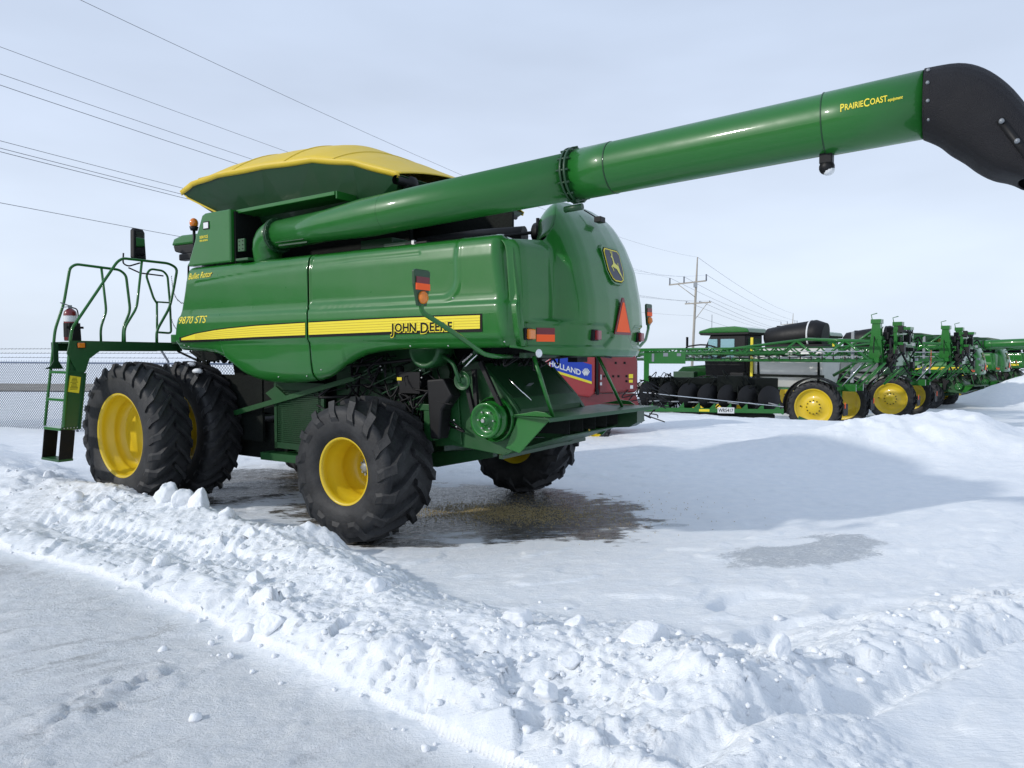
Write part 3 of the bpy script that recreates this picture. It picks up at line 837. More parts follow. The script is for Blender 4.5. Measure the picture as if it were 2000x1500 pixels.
    b = MB().prism([(2.25, 1.52), (2.05, 1.62), (1.85, 1.50), (2.05, 1.40)], .99, 1.02, 'xz'); b.prism([(3.1, 1.15), (3.1, 1.22), (.6, 1.78), (.6, 1.72)], 1.0, 1.03, 'xz')
    b.prism([(2.4, .62), (2.4, .72), (.7, .74), (.7, .64)], .7, 1.0, 'xz')
    b.build('lower_shield_brace', GS, T)
    b = MB().box((2.9, .9, 1.3), (.9, .04, .9)); b.box((2.7, .2, .85), (1.2, 1.2, .5)); b.build('cleaning_shoe', DARK, T)
    # inner side sheet behind rear wheel
    b = MB()
    b.prism([(1.1, 1.0), (1.1, 2.15), (-.55, 2.15), (-.7, 1.85), (-.66, 1.15), (-.3, 1.0)], .78, .84, 'xz')
    b.build('inner_side_sheet', GD, T)
    b = MB()
    for k in range(22):
        x = random.uniform(-.7, 1.0); z = random.uniform(1.45, 2.05)
        b.tube([(x, .9+random.uniform(0, .2), z), (x+random.uniform(-.3, .3), .95+random.uniform(0, .15), z+random.uniform(-.25, .1)), (x+random.uniform(-.3, .4), .88, z-random.uniform(.1, .5))], random.uniform(.008, .02), 6, fil=.08)
    b.box((-.30, .95, 1.72), (.30, .22, .24)); b.tube([(-.1, .9, 1.3), (-.1, 1.0, 1.9)], .05, 10)
    b.tube([(.6, 1.05, 1.9), (-.9, 1.1, 2.02)], .02, 6)
    for k in range(34):
        x = random.uniform(-1.0, 1.2); z = random.uniform(1.35, 2.08); y = random.uniform(.86, 1.12)
        b.tube([(x, y, z), (x+random.uniform(-.15, .15), y+.04, z-random.uniform(.05, .3)), (x+random.uniform(-.45, .45), y+random.uniform(-.05, .1), z-random.uniform(-.1, .35)), (x+random.uniform(-.5, .5), .88, z-random.uniform(0, .4))], random.uniform(.005, .014), 6, fil=.1)
    b.build('hose_bundle', BLK, T)
    b = MB()
    for k in range(9):
        x = random.uniform(-.9, .9); z = random.uniform(1.5, 2.05)
        b.box((x, random.uniform(.86, .98), z), (random.uniform(.06, .2), .08, random.uniform(.05, .2)))
        b.tube([(x-.2, 1.0, z+.1), (x+.2, 1.02, z-.05)], .012, 6)
    b.build('control_brackets', GD, T, bev=.006)
    b = MB()
    for (x, z) in ((-1.88, 2.16), (-.70, 2.125), (3.30, 2.16), (1.5, 1.76), (.70, 1.86), (.98, 1.78), (3.2, 2.14), (-1.2, 2.125), (-1.26, 2.60)):
        b.ball((x, shield_y(x, z)+.004, z), .009, nu=8, nv=6)
    b.build('shield_bolts', STEEL, T)
    b = MB().box((-.16, 1.07, 1.76), (.07, .004, .035)); b.build('small_yellow_label', YDEC, T)
    b = MB()
    for (x, z) in ((-.50, 1.78), (-.46, 1.95), (-.48, 1.86), (.1, 1.86), (.12, 1.9), (-.35, 1.1), (-.35, 1.03), (-.95, 1.33), (-.98, 1.26)): b.ball((x, 1.08, z), .011, nu=8, nv=6)
    b.build('bolt_head', STEEL, T)
    b = MB().box((-.55, 1.0, 1.28), (.10, .10, .36)).box((-.50, 1.03, 1.45), (.22, .06, .07)).box((-.56, 1.0, 1.10), (.16, .10, .03))
    b.build('step_bracket', GS, T, bev=.005)
    b = MB().prism([(-.63, 1.76), (-.86, 1.78), (-.98, 1.60), (-.84, 1.44), (-.80, 1.12), (-.68, 1.12)], .98, 1.16, 'xz'); b.build('rubber_shield', BLK, T, bev=.02)
    # upper drum with lever
    b = MB().lathe([(.001, .95), (.20, .95), (.215, .97), (.215, 1.18), (.20, 1.2), (.17, 1.2), (.16, 1.17), (.001, 1.16)], 32, M=Matrix.Translation((-.62, 0, 2.10)))
    b.lathe([(.18, .85), (.20, .9), (.18, .97)], 32, M=Matrix.Translation((-.95, 0, 2.12)))
    split_build(b, 'fan_drum', GS, T)
    # chopper
    ch = MB()
    ch.prism([(-.55, 1.0), (-.62, 1.55), (-.95, 1.85), (-1.25, 1.88), (-1.58, 1.55), (-1.69, 1.40), (-1.74, 1.10), (-1.50, .97), (-1.18, 1.0), (-.80, 1.03)], .86, .92, 'xz')
    ch2 = MB().prism([(-.55, 1.0), (-.62, 1.55), (-.95, 1.85), (-1.25, 1.88), (-1.58, 1.55), (-1.69, 1.40), (-1.74, 1.10), (-1.50, .97), (-1.18, 1.0), (-.80, 1.03)], -.56, -.50, 'xz')
    c = ch.build('straw_chopper', GS, T, bev=.006)
    ch2.build('far_side_plate', GS, c); MB().prism([(-.50, 1.18), (-.95, 1.05), (-.90, 1.62), (-.75, 1.65)], .93, .95, 'xz').build('stiffener', GS, c, bev=.004)
    b = MB().prism([(-.85, 1.85), (-.98, 2.0), (-1.18, 1.94), (-1.55, 1.58), (-1.64, 1.46), (-1.64, 1.34), (-1.60, 1.34), (-1.5, 1.48), (-1.3, 1.62)], -.50, .855, 'xz')
    b.build('chopper_hood', GD, c, bev=.01)
    b = MB().prism([(-1.565, 1.575), (-1.655, 1.46), (-1.655, 1.34), (-1.642, 1.34), (-1.642, 1.455), (-1.555, 1.565)], -.50, .85, 'xz'); b.build('hood_fold', GS, c)
    b = MB().box((-1.46, .35, 1.70), (.05, .10, .004), 0, Matrix.Rotation(R(38), 4, 'Y')); b.build('chopper_label', GALV, c)
    b = MB()
    M0 = Matrix.Translation((-1.40, 0, 1.355))
    b.lathe([(.02, 1.17), (.045, 1.17), (.05, 1.13), (.075, 1.12), (.10, 1.11), (.14, 1.12), (.155, 1.15), (.18, 1.155), (.185, 1.14), (.185, 1.10), (.165, 1.085), (.165, 1.07), (.195, 1.05), (.20, 1.02), (.18, 1.01), (.001, 1.01)], 40, M=M0)
    b.lathe([(.23, 1.0), (.24, .99), (.24, .94), (.001, .93)], 40, M=M0)
    b.build('drive_pulley', G, c)
    b = MB()
    for k in range(6):
        a = k*PI/3; b.lathe([(.010, 1.11), (.010, 1.14), (.001, 1.14)], 6, M=M0 @ Matrix.Translation((.095*math.cos(a), 0, .095*math.sin(a))), smooth=False)
    b.lathe([(.022, 1.12), (.022, 1.19), (.001, 1.19)], 6, M=M0, smooth=False); b.build('pulley_bolt', STEEL, c)
    b = MB().lathe([(.001, 1.14), (.03, 1.14), (.04, 1.10), (.09, 1.10), (.10, 1.12), (.105, 1.10), (.09, 1.07), (.02, 1.06)], 30, M=Matrix.Translation((-1.08, 0, 1.76)))
    b.build('idler_pulley', GS, T)
    b = MB().tube([(-.86, 1.15, 2.02), (-1.0, 1.15, 1.94), (-1.08, 1.15, 1.74)], .022, 8, fil=.05); b.build('idler_arm', GS, T)
    # belts
    b = MB()
    for (p, q) in (((-1.22, 1.03, 1.37), (-1.16, 1.0, 1.88)), ((-1.52, 1.03, 1.50), (-1.24, 1.0, 1.96)), ((-1.20, 1.06, 1.38), (-1.10, 1.04, 1.70))):
        p = Vector(p); q = Vector(q); d = (q-p).normalized(); n_ = Vector((d.z, 0, -d.x))*.022
        b.add([p-n_-Vector((0, .02, 0)), p+n_-Vector((0, .02, 0)), q+n_-Vector((0, .02, 0)), q-n_-Vector((0, .02, 0)), p-n_+Vector((0, .02, 0)), p+n_+Vector((0, .02, 0)), q+n_+Vector((0, .02, 0)), q-n_+Vector((0, .02, 0))],
              [(0, 1, 2, 3), (4, 5, 6, 7), (0, 1, 5, 4), (1, 2, 6, 5), (2, 3, 7, 6), (3, 0, 4, 7)])
    split_build(b, 'drive_belt', BLK, T)
    b = MB().box((-1.15, 1.10, 2.0), (.16, .02, .02), 0, Matrix.Rotation(R(35), 4, 'Y')); b.tube([(-1.05, 1.12, 1.84), (-1.28, 1.12, 2.04)], .010, 6); b.tube([(-1.50, .85, 1.78), (-1.72, .75, 1.55)], .009, 6)
    split_build(b, 'gas_strut', CHROME, T)
    # tailboard (chaff deflector) with side gussets, struts
    b = MB()
    b.add([(-1.66, 1.0, 1.40), (-1.66, -1.02, 1.40), (-2.40, -1.08, 1.405), (-2.14, 1.12, 1.405), (-2.42, -1.08, 1.375), (-2.16, 1.12, 1.375)], [(0, 1, 2, 3), (3, 2, 4, 5)])
    b.build('tailboard', GS, T, solid=.012)
    b = MB()
    for s_ in (1, -1):
        b.prism([(-1.55, 1.06), (-1.70, 1.39), (-2.08, 1.39), (-1.72, 1.02)], .97*s_-.012, .97*s_+.012, 'xz')
        b.prism([(-1.80, 1.44), (-1.95, 1.47), (-2.06, 1.46), (-2.14, 1.415), (-1.66, 1.415)], 1.03*s_-.01, 1.03*s_+.01, 'xz')
    split_build(b, 'tailboard_gusset', G, T, bev=.004)
    MB().prism([(-2.26, 1.37), (-2.26, 1.22), (-2.16, 1.16), (-1.7, 1.12), (-1.6, 1.37)], -1.02, -.80, 'xz').build('deflector_plate', GD, T)
    for k in range(5): MB().box((-1.86, .62-.30*k, 1.29), (.46, .012, .18), 0, Matrix.Rotation(R(12), 4, 'Z')).build('deflector_vane', DARK, T)
    b = MB().add([(-1.50, .95, .985), (-1.50, -.9, .985), (-1.98, -.9, 1.16), (-1.98, .55, 1.16)], [(0, 1, 2, 3)]); b.build('spreader_plate', GS, T, solid=.012)
    b = MB().box((-1.47, 0, .955), (.05, 1.9, .04)); b.build('cross_bar', GD, T)
    for (y0, y1) in ((1.13, .95), (-.30, -.72)):
        MB().tube([(-1.98, y0, 2.02), (-2.10, y1, 1.41)], .020, 8).build('tailboard_strut', G, T)
    b = MB().box((-1.92, 0, 2.03), (.06, 2.5, .05)); b.box((-1.85, -.05, 2.0), (.12, .25, .10), 1); b.build('rear_crossmember', [GD, BLK], T)
    b = MB().tube([(-1.75, 1.3, 2.02), (-1.95, .6, 2.0), (-2.05, .1, 2.04), (-2.1, -.4, 2.0)], .012, 6, fil=.1); b.tube([(-1.9, 1.0, 2.05), (-1.7, .7, 1.85), (-1.75, .3, 2.0)], .01, 6, fil=.1)
    for k in range(12):
        x = random.uniform(-1.9, -1.0); y = random.uniform(.4, 1.15)
        b.tube([(x, y, 2.05), (x+random.uniform(-.15, .15), y+.05, 1.9), (x+random.uniform(-.25, .25), y-.1, 2.04)], .010, 5, fil=.06)
    b.build('rear_wiring', BLK, T)
    MB().ball((-2.28, 1.53, 2.05), .040, sc_=(.7, 1, 1)).build('round_reflector', LENS, T)
    # extremity lamps on bent arms
    for s_ in (1, -1):
        arm = [(-1.75, 1.15*s_, 2.02), (-1.85, 1.62*s_, 2.02), (-1.80, 1.72*s_, 2.04), (-1.79, 2.19*s_, 2.24), (-1.70, 2.50*s_, 2.40), (-1.70, 2.50*s_, 2.50)]
        a = MB().tube(arm, .022, 10, fil=.06).build('warning_arm', G, T)
        pl = [(-.055, -.02), (.055, -.02), (.10, .16), (.105, .27), (.08, .285), (-.08, .285), (-.105, .27), (-.10, .16)]
        MB().prism([(p[0]+2.50*s_, p[1]+2.47) for p in pl], -1.715, -1.685, 'yz').build('warning_plate', GD, a, bev=.006)
        MB().box((-1.72, 2.50*s_, 2.665), (.005, .17, .055)).build('dark_red_reflector', DKRED, a)
        MB().box((-1.7205, 2.50*s_, 2.61), (.006, .18, .055)).build('orange_reflector', ORNG, a)
        MB().lathe([(.055, 0), (.052, .02), (.03, .04), (.001, .047)], 20, M=Matrix.Translation((-1.716, 2.50*s_, 2.52)) @ Matrix.Rotation(R(90), 4, 'Z')).build('amber_lens', AMBER, a)
    # under-cab fittings hanging below the platform by the front wheel
    b = MB()
    for k in range(16):
        x = random.uniform(2.9, 3.9); b.tube([(x, .9+random.uniform(-.1, .2), 2.08), (x+random.uniform(-.2, .2), 1.0, 1.95+random.uniform(-.08, .05)), (x+random.uniform(-.3, .3), 1.0+random.uniform(-.1, .1), 2.08)], random.uniform(.01, .025), 6, fil=.06)
    b.box((3.3, .95, 2.02), (.5, .3, .14)); b.box((2.6, .85, 1.5), (.9, .1, .5)); b.build('under_cab_fittings', DARK, T)
    return T

TH = R(33)
MX = Matrix(((-math.cos(TH), -math.sin(TH), 0, -.831), (math.sin(TH), -math.cos(TH), 0, 9.05), (0, 0, 1, 0), (0, 0, 0, 1)))
comb = make_combine()
comb.location = (-.831, 9.05, 0); comb.rotation_euler = (0, 0, PI-TH)
def W2(x, y, z): return MX @ Vector((x, y, z))

# fire extinguisher standing in its bracket
T = thing('fire_extinguisher', 'red fire extinguisher clipped upright beside the combine ladder', 'fire extinguisher', W2(4.72, 2.27, 2.22), PI-TH)
MB().lathe([(.001, 0), (.075, 0), (.08, .02), (.08, .36), (.072, .40), (.04, .43), (.025, .44)], 28, M=Matrix.Rotation(R(90), 4, 'X')).build('cylinder', RED, T)
MB().lathe([(.0815, .26), (.0815, .34)], 28, M=Matrix.Rotation(R(90), 4, 'X')).build('label', WHITE, T)
MB().lathe([(.083, .05), (.083, .24)], 28, M=Matrix.Rotation(R(90), 4, 'X')).build('rubber_sleeve', BLK, T)
MB().box((0, 0, .46), (.03, .04, .05)).box((0, .05, .49), (.02, .15, .012), 0, Matrix.Rotation(R(18), 4, 'X')).box((0, .04, .46), (.02, .12, .01), 0, Matrix.Rotation(R(-10), 4, 'X')).build('valve', GALV, T)
MB().tube([(0, -.02, .455), (0, -.09, .44), (0, -.105, .36), (0, -.09, .15)], .009, 8, fil=.04).build('hose', BLK, T)

# ------------------------------------------------------------------ numpy noise
_rs = np.random.RandomState(11); _PM = _rs.permutation(4096).astype(np.int32); _PV = _rs.rand(4096).astype(np.float32)
_GX = np.cos(_PV*2*np.pi).astype(np.float32); _GY = np.sin(_PV*2*np.pi).astype(np.float32)
def _hi(ix, iy, seed): return _PM[(_PM[(ix+seed*131) & 4095]+iy) & 4095]
def _hash(ix, iy, seed): return _PV[_hi(ix.astype(np.int32), iy.astype(np.int32), seed)]
def pnoise(x, y, seed=0):
    x = np.asarray(x, dtype=np.float64); flx = np.floor(x); fly = np.floor(y)
    ix = flx.astype(np.int32); iy = fly.astype(np.int32); fx = (x-flx).astype(np.float32); fy = (y-fly).astype(np.float32)
    u = fx*fx*fx*(fx*(fx*6-15)+10); v = fy*fy*fy*(fy*(fy*6-15)+10)
    a0 = _PM[(ix+seed*131) & 4095]; a1 = _PM[(ix+1+seed*131) & 4095]
    def g(a, b, dx, dy):
        h = _PM[(a+iy+b) & 4095]
        return _GX[h]*dx+_GY[h]*dy
    p = g(a0, 0, fx, fy); q = g(a1, 0, fx-1, fy); r = g(a0, 1, fx, fy-1); t = g(a1, 1, fx-1, fy-1)
    p = p+(q-p)*u; r = r+(t-r)*u
    return (p+(r-p)*v)*1.5
def fbm(x, y, o=4, seed=0, rough=.5):
    s = 0; a = 1.; t = 0
    for i in range(o):
        s = s+a*pnoise(x*2**i, y*2**i, seed+i*17); t += a; a *= rough
    return s/t
def blocks(x, y, seed, tilt=.6, amp=1.):
    sh_ = x.shape; xf = x.ravel(); yf = y.ravel(); rg = BLK_MASK.ravel() if BLK_MASK is not None and BLK_MASK.shape == sh_ else None
    if rg is None: return _blocks(x, y, seed, tilt, amp)
    o = np.zeros(xf.shape); o[rg] = _blocks(xf[rg], yf[rg], seed, tilt, amp)
    return o.reshape(sh_)
BLK_MASK = None
def _blocks(x, y, seed, tilt=.6, amp=1.):
    """broken-crust look: every cell is a randomly tilted plate of its own height"""
    ix = np.floor(x); iy = np.floor(y)
    best = np.full(x.shape, 9.); h = np.zeros(x.shape)
    for a in (-1, 0, 1):
        for b in (-1, 0, 1):
            cx = ix+a; cy = iy+b
            px = cx+_hash(cx, cy, seed); py = cy+_hash(cx, cy, seed+5)
            d = (px-x)**2+(py-y)**2
            hh = _hash(cx, cy, seed+9)*amp+tilt*((_hash(cx, cy, seed+11)-.5)*(x-px)+(_hash(cx, cy, seed+13)-.5)*(y-py))-d*.35
            m = d < best
            best = np.where(m, d, best); h = np.where(m, hh, h)
    return h
def ss(a, b, x):
    t = np.clip((x-a)/(b-a), 0, 1); return t*t*(3-2*t)
def segd(x, y, pts):
    """signed-ish distance to a polyline: returns distance, parameter along, side"""
    best = np.full(x.shape, 1e9); side = np.zeros(x.shape); par = np.zeros(x.shape); s0 = 0
    for (a, b) in zip(pts, pts[1:]):
        ax_, ay = a; bx, by = b; dx, dy = bx-ax_, by-ay; L = math.hypot(dx, dy)
        t = np.clip(((x-ax_)*dx+(y-ay)*dy)/L**2, 0, 1)
        ex = x-(ax_+dx*t); ey = y-(ay+dy*t); d = np.hypot(ex, ey)
        m = d < best
        best = np.where(m, d, best); side = np.where(m, np.sign(dx*(y-ay)-dy*(x-ax_)), side); par = np.where(m, s0+t*L, par); s0 += L
    return best, par, side

CREST = [(-14., 16.5), (-9.3, 12.0), (-7.3, 10.3), (-5.1, 8.95), (-4.1, 8.35), (-2.92, 7.40), (-2.2, 6.75), (-1.5, 5.95), (-.75, 5.05), (0, 4.72), (.65, 4.58), (.98, 4.1), (1.15, 3.4), (1.2, 2.0), (1.2, 0)]
RIDGE = [(1.0, 3.75), (1.7, 4.35), (2.5, 4.85), (3.9, 5.45), (7, 6.4), (14, 8)]
GROOVE = [(.75, 3.2), (1.3, 3.62), (2.0, 4.02), (2.9, 4.62), (3.8, 5.12), (7, 5.9), (14, 7.4)]
TOE = [(-20, 17.6), (-8.5, 9.6), (-5.19, 7.25), (-3.91, 6.55), (-2.41, 5.45), (-1.15, 4.36), (-.58, 3.92), (0, 3.43), (.4, 3.0), (.8, 2.2), (1.0, 0)]
def ell(x, y, cx, cy, rx, ry, ang):
    c, s = math.cos(ang), math.sin(ang); dx, dy = x-cx, y-cy
    return np.hypot((dx*c+dy*s)/rx, (-dx*s+dy*c)/ry)
def terrain(x, y):
    z = np.zeros(x.shape)
    # yard gets lower beyond the plateau on the right
    ye = np.interp(x, [-60, -6, 0, 5, 8.1, 14, 40], [60, 45, 30, 24.9, 21.5, 19.5, 19])
    z -= 1.0*ss(0, 5.5, y-ye)*ss(-8, 2, x)
    near = ss(60, 20, y)
    z += .035*fbm(x*.35, y*.35, 3, 3)*near
    z += .018*fbm(x*1.6+y*.5, y*3.0-x*1.2, 4, 21)*near+.020*ss(.12, .30, fbm(x*.9+y*.35, y*1.9-x*.7, 3, 23))*near
    z += .0055*fbm(x*9+y*3, y*14-x*6, 3, 61)*ss(18, 8, y)       # wind ripple
    # ---- plowed bank
    d, par, side = segd(x, y, CREST)
    front = side < 0
    wob = .30*fbm(x*1.1, y*1.1, 3, 31)
    amp = np.interp(par, [0, 6, 9, 12, 14, 16, 18, 20, 22, 26], [.22, .27, .37, .34, .34, .31, .26, .25, .15, .07])
    wf = np.interp(par, [0, 9, 12, 16, 20, 24], [1.5, 1.35, 1.2, 1.05, 1.1, 1.0]); wb = np.interp(par, [0, 8, 12, 14, 18, 24], [1.6, 1.5, .85, .75, .90, 1.3])
    w = np.where(front, wf, wb)*(1+.5*wob)
    t = np.clip(d/w, 0, 1)
    prof = (1-t)**1.25*(1+.35*t)
    prof = prof*(1+.55*wob)
    bank = amp*prof
    bm = ss(1.05, .65, d/w)
    wx = x+.10*pnoise(x*3.1, y*3.1, 7)+.03*pnoise(x*11, y*11, 8); wy = y+.10*pnoise(x*3.1, y*3.1, 9)+.03*pnoise(x*11, y*11, 10)
    lump = .055*blocks(wx*2.3, wy*2.3, 41, .6)+.036*blocks(wx*5.2, wy*5.2, 47, .8)*ss(-.5, .2, pnoise(x*1.1, y*1.1, 46))+.022*blocks(wx*11, wy*11, 53, .9)*ss(-.4, .3, pnoise(x*2, y*2, 58))+.016*blocks(wx*24, wy*24, 54, .9)*ss(-.3, .3, pnoise(x*3+9, y*3, 60))+.024*fbm(x*9, y*9, 4, 55, .6)+.013*fbm(x*34, y*34, 2, 59)
    lumpk = ss(-.35, .35, fbm(x*.8, y*.8, 3, 71))
    bz = bank+bm*(lump-.05)*(.45+.75*lumpk)*np.where(front, 1, .8)+bm*.025*fbm(x*16, y*16, 3, 77)
    z = z+bz*bm
    # second, smaller windrow between the bank and the road + track imprint
    d2, p2, s2 = segd(x, y, TOE)
    m2 = ss(.42, .0, np.abs(d2-.22))*(s2 > 0)*ss(0, 3, y)*ss(1.3, .6, x)
    z += m2*(.055+.07*blocks(x*4.1, y*4.1, 83, 1.)+.03*blocks(x*11, y*11, 87, 1.))
    tread = ss(.17, .10, np.abs(d2-.72))*(s2 > 0)*ss(0, .3, p2-17.0)*ss(21.5, 21, p2)
    z -= tread*(.05+.018*np.sin(p2*2*np.pi/.13+d2*9))
    # ---- right hand windrow and groove
    d3, p3, s3 = segd(x, y, RIDGE)
    w3 = .75
    m3 = ss(1.1, .1, d3/w3)*ss(0, .5, p3+.2)
    z += m3*(.07+.05*fbm(x*2, y*2, 3, 91)+.055*blocks(x*4.6, y*6.0, 93, 1.)+.025*blocks(x*12, y*14, 97, 1.))
    d4, p4, s4 = segd(x, y, GROOVE)
    z -= .12*np.exp(-(d4/.10)**2)
    z += .03*np.exp(-((d4-.22)/.12)**2)*(s4 < 0)
    # ---- drifts on the right
    def ridge(cx, cy, L, w, ang, h, sk=1.0):
        c, s = math.cos(ang), math.sin(ang); dx, dy = x-cx, y-cy
        a = dx*c+dy*s; b = -dx*s+dy*c
        b = b+.25*pnoise(a*.7, b*.7, 111)
        wv = np.where(b > 0, w*sk, w)
        return h*np.exp(-(a/L)**2-(np.abs(b)/wv)**1.7)
    n_ = 1+.22*fbm(x*.9, y*.9, 4, 113)
    pile = ridge(9.1, 14.4, 2.0, 1.15, .03, .72)+ridge(6.9, 14.5, 1.9, .9, .12, .30)+ridge(11.6, 12.2, 1.6, 1.2, -.6, .35)+ridge(5.8, 14.2, 1.6, .8, .2, .12)
    z += pile*n_+pile*.11*fbm(x*3.2, y*3.2, 4, 115)
    z += ridge(2.5, 13.5, 2.2, 1.8, .2, .10)+ridge(6.5, 17.2, 4.5, 2.2, -.05, .22)+ridge(5.5, 20.5, 3.5, 2.0, -.5, .16)
    # lee drift with a curling edge in front of the shade line
    z += .13*ss(-.6, .5, -ell(x, y, 6.6, 8.6, 3.4, .9, .33)+1.0)
    # far mounds beyond the parked machines
    z += (ridge(31.5, 42, 3.5, 2.2, -.3, 1.9)+ridge(37, 46, 4.5, 2.5, -.2, 2.3)+ridge(29.5, 33, 4, 1.8, -.4, .45)+ridge(20, 24.5, 6, 1.2, -.35, .12))*(1+.4*fbm(x*.8, y*.8, 4, 117))
    # scooped hollows near the right windrow
    for (cx, cy, rx, ry, an, dp) in ((2.05, 5.75, .45, .28, .3, .09), (2.05, 5.0, .55, .33, .5, .11), (2.9, 5.55, .5, .25, .4, .07)):
        e = ell(x+.06*pnoise(x*4, y*4, 5), y, cx, cy, rx, ry, an)
        z -= dp*ss(1.05, .8, e)*(.35+.65*ss(1, -1, (x-cx)/rx))
    # road: scraped, slightly lower, rough
    rm = (s2 < 0)*ss(0, .25, d2)
    z += rm*(-.015+.007*fbm((x*.78+y*.62)*2.0, (-x*.62+y*.78)*9, 4, 121)+.012*np.abs(fbm(x*9, y*9, 4, 123))*(.4+ss(-.3, .4, fbm(x*.9, y*.9, 2, 125)+.2))+.005*fbm(x*24, y*24, 2, 124))
    crumb = ss(.15, .45, fbm(x*1.1, y*1.1, 3, 127))*ss(1.9, .9, ell(x, y, -2.0, 3.8, 1.2, .9, 0))
    z += rm*crumb*.05*blocks(x*9, y*9, 129, 1.)
    # yard under the machine: packed flat ice
    ice = ss(1.12, .75, ell(x, y, -.2, 9.7, 3.2, 2.4, -.35)+.25*fbm(x*1.3, y*1.3, 3, 131))
    z = z*(1-ice*.85)-.004*ice
    # little snow wedges against tyres
    z += .16*np.exp(-((x+1.95)**2/.10+(y-7.08)**2/.02))*(1+.4*fbm(x*6, y*6, 2, 133))
    z += .10*np.exp(-((x+4.9)**2/.10+(y-9.25)**2/.03))
    return z
def masks(x, y):
    n1 = fbm(x*1.2, y*1.2, 4, 201); n2 = fbm(x*4, y*4, 4, 203); st = fbm((x*.9+y*.2)*2.2, (y-.25*x)*10, 4, 205)
    e = ell(x, y, -.55, 9.35, 2.55, 1.75, -.30)
    dirt = ss(1.15, .62, e+.38*n1+.20*n2+.22*st)
    e2 = ell(x, y, .5, 8.95, 1.2, .85, .05)
    dirt = np.maximum(dirt, ss(1.2, .75, e2+.35*n1+.2*n2+.25*st))
    e3 = ell(x, y, -4.3, 11.0, 2.4, 1.7, .4)
    dirt = np.maximum(dirt, ss(1.1, .6, e3+.4*n1+.2*st)*.75)
    dirt = np.maximum(dirt, ss(1.15, .8, ell(x, y, -1.25, 7.62, .75, .22, -.2)+.3*n2)*.8)
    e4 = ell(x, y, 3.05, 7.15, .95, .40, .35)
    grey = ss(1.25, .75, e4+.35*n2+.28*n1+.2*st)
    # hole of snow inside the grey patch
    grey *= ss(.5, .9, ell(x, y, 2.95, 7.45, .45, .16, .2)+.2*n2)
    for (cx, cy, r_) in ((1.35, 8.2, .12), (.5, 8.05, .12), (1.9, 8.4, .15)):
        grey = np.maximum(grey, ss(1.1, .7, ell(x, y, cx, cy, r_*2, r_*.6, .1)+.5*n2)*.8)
    d2, p2, s2 = segd(x, y, TOE)
    road = (s2 < 0)*ss(.0, .3, d2)
    str_ = fbm((x*.78+y*.62)*1.3, (-x*.62+y*.78)*7.5, 5, 211, .6); nn = fbm(x*.8, y*.8, 3, 213)
    scr = ss(.02, .34, str_+.5*nn-.02)*road
    return dirt, grey, road, scr

def axis(lo, mid0, mid1, hi, fine, grow):
    a = list(np.arange(mid0, mid1, fine)); s = fine; v = a[-1]
    while v < hi: s *= grow; v += s; a.append(v)
    s = fine; v = a[0]; pre = []
    while v > lo: s *= grow; v -= s; pre.append(v)
    return np.array(pre[::-1]+a)
def make_ground():
    xs = axis(-3000, -5.4, 4.6, 3000, .021, 1.019)
    ya = [1.2]
    while ya[-1] < 5000:
        v = ya[-1]
        ya.append(v+max(.015, .0030*(v-0.2) if v < 20 else .0052*v if v < 50 else .03*v))
    ys = np.array([-30, -12, -5, -2, 0, .6]+ya)
    X, Y = np.meshgrid(xs, ys)
    global BLK_MASK
    BLK_MASK = (np.abs(X) < 15) & (Y < 18) & (Y > 1)
    Z = terrain(X, Y)
    BLK_MASK = None
    Dm, Gm, Rm, Sm = masks(X, Y)
    nx, ny = len(xs), len(ys)
    V = np.stack([X, Y, Z], -1).reshape(-1, 3)
    idx = np.arange(nx*ny).reshape(ny, nx)
    F = np.stack([idx[:-1, :-1], idx[:-1, 1:], idx[1:, 1:], idx[1:, :-1]], -1).reshape(-1, 4)
    cx = X[:-1, :-1].ravel(); cy = Y[:-1, :-1].ravel()
    d, par, side = segd(cx, cy, CREST)
    w = np.where(side < 0, 1.45, .62)
    d2, p2, s2 = segd(cx, cy, TOE)
    bank = (d < w) & (s2 > 0) & (cx < 1.6)
    road = (~bank) & (s2 < 0)
    regs = {'snow_ground': (~bank) & (~road), 'snow_bank': bank, 'plowed_road': road}
    C = np.stack([Dm.ravel(), Gm.ravel(), Rm.ravel(), Sm.ravel()], -1)
    out_ = {}
    for nm, msk in regs.items():
        f = F[msk]; used, inv = np.unique(f, return_inverse=True)
        me = bpy.data.meshes.new(nm)
        vv = V[used]; ff = inv.reshape(-1, 4)
        me.vertices.add(len(vv)); me.vertices.foreach_set('co', vv.astype(np.float32).ravel())
        me.loops.add(len(ff)*4); me.loops.foreach_set('vertex_index', ff.astype(np.int32).ravel())
        me.polygons.add(len(ff)); me.polygons.foreach_set('loop_start', np.arange(0, len(ff)*4, 4, dtype=np.int32))
        me.polygons.foreach_set('use_smooth', np.ones(len(ff), dtype=bool))
        me.update(calc_edges=True)
        at_ = me.color_attributes.new('wear', 'FLOAT_COLOR', 'POINT'); at_.data.foreach_set('color', C[used].astype(np.float32).ravel())
        me.materials.append(SNOW)
        o = bpy.data.objects.new(nm, me); COL.objects.link(o); out_[nm] = o
    out_['snow_ground']['kind'] = 'structure'; out_['plowed_road']['kind'] = 'structure'
    out_['snow_bank']['kind'] = 'stuff'; out_['snow_bank']['label'] = 'rough lumpy bank of plowed white snow running across the foreground'; out_['snow_bank']['category'] = 'snow bank'

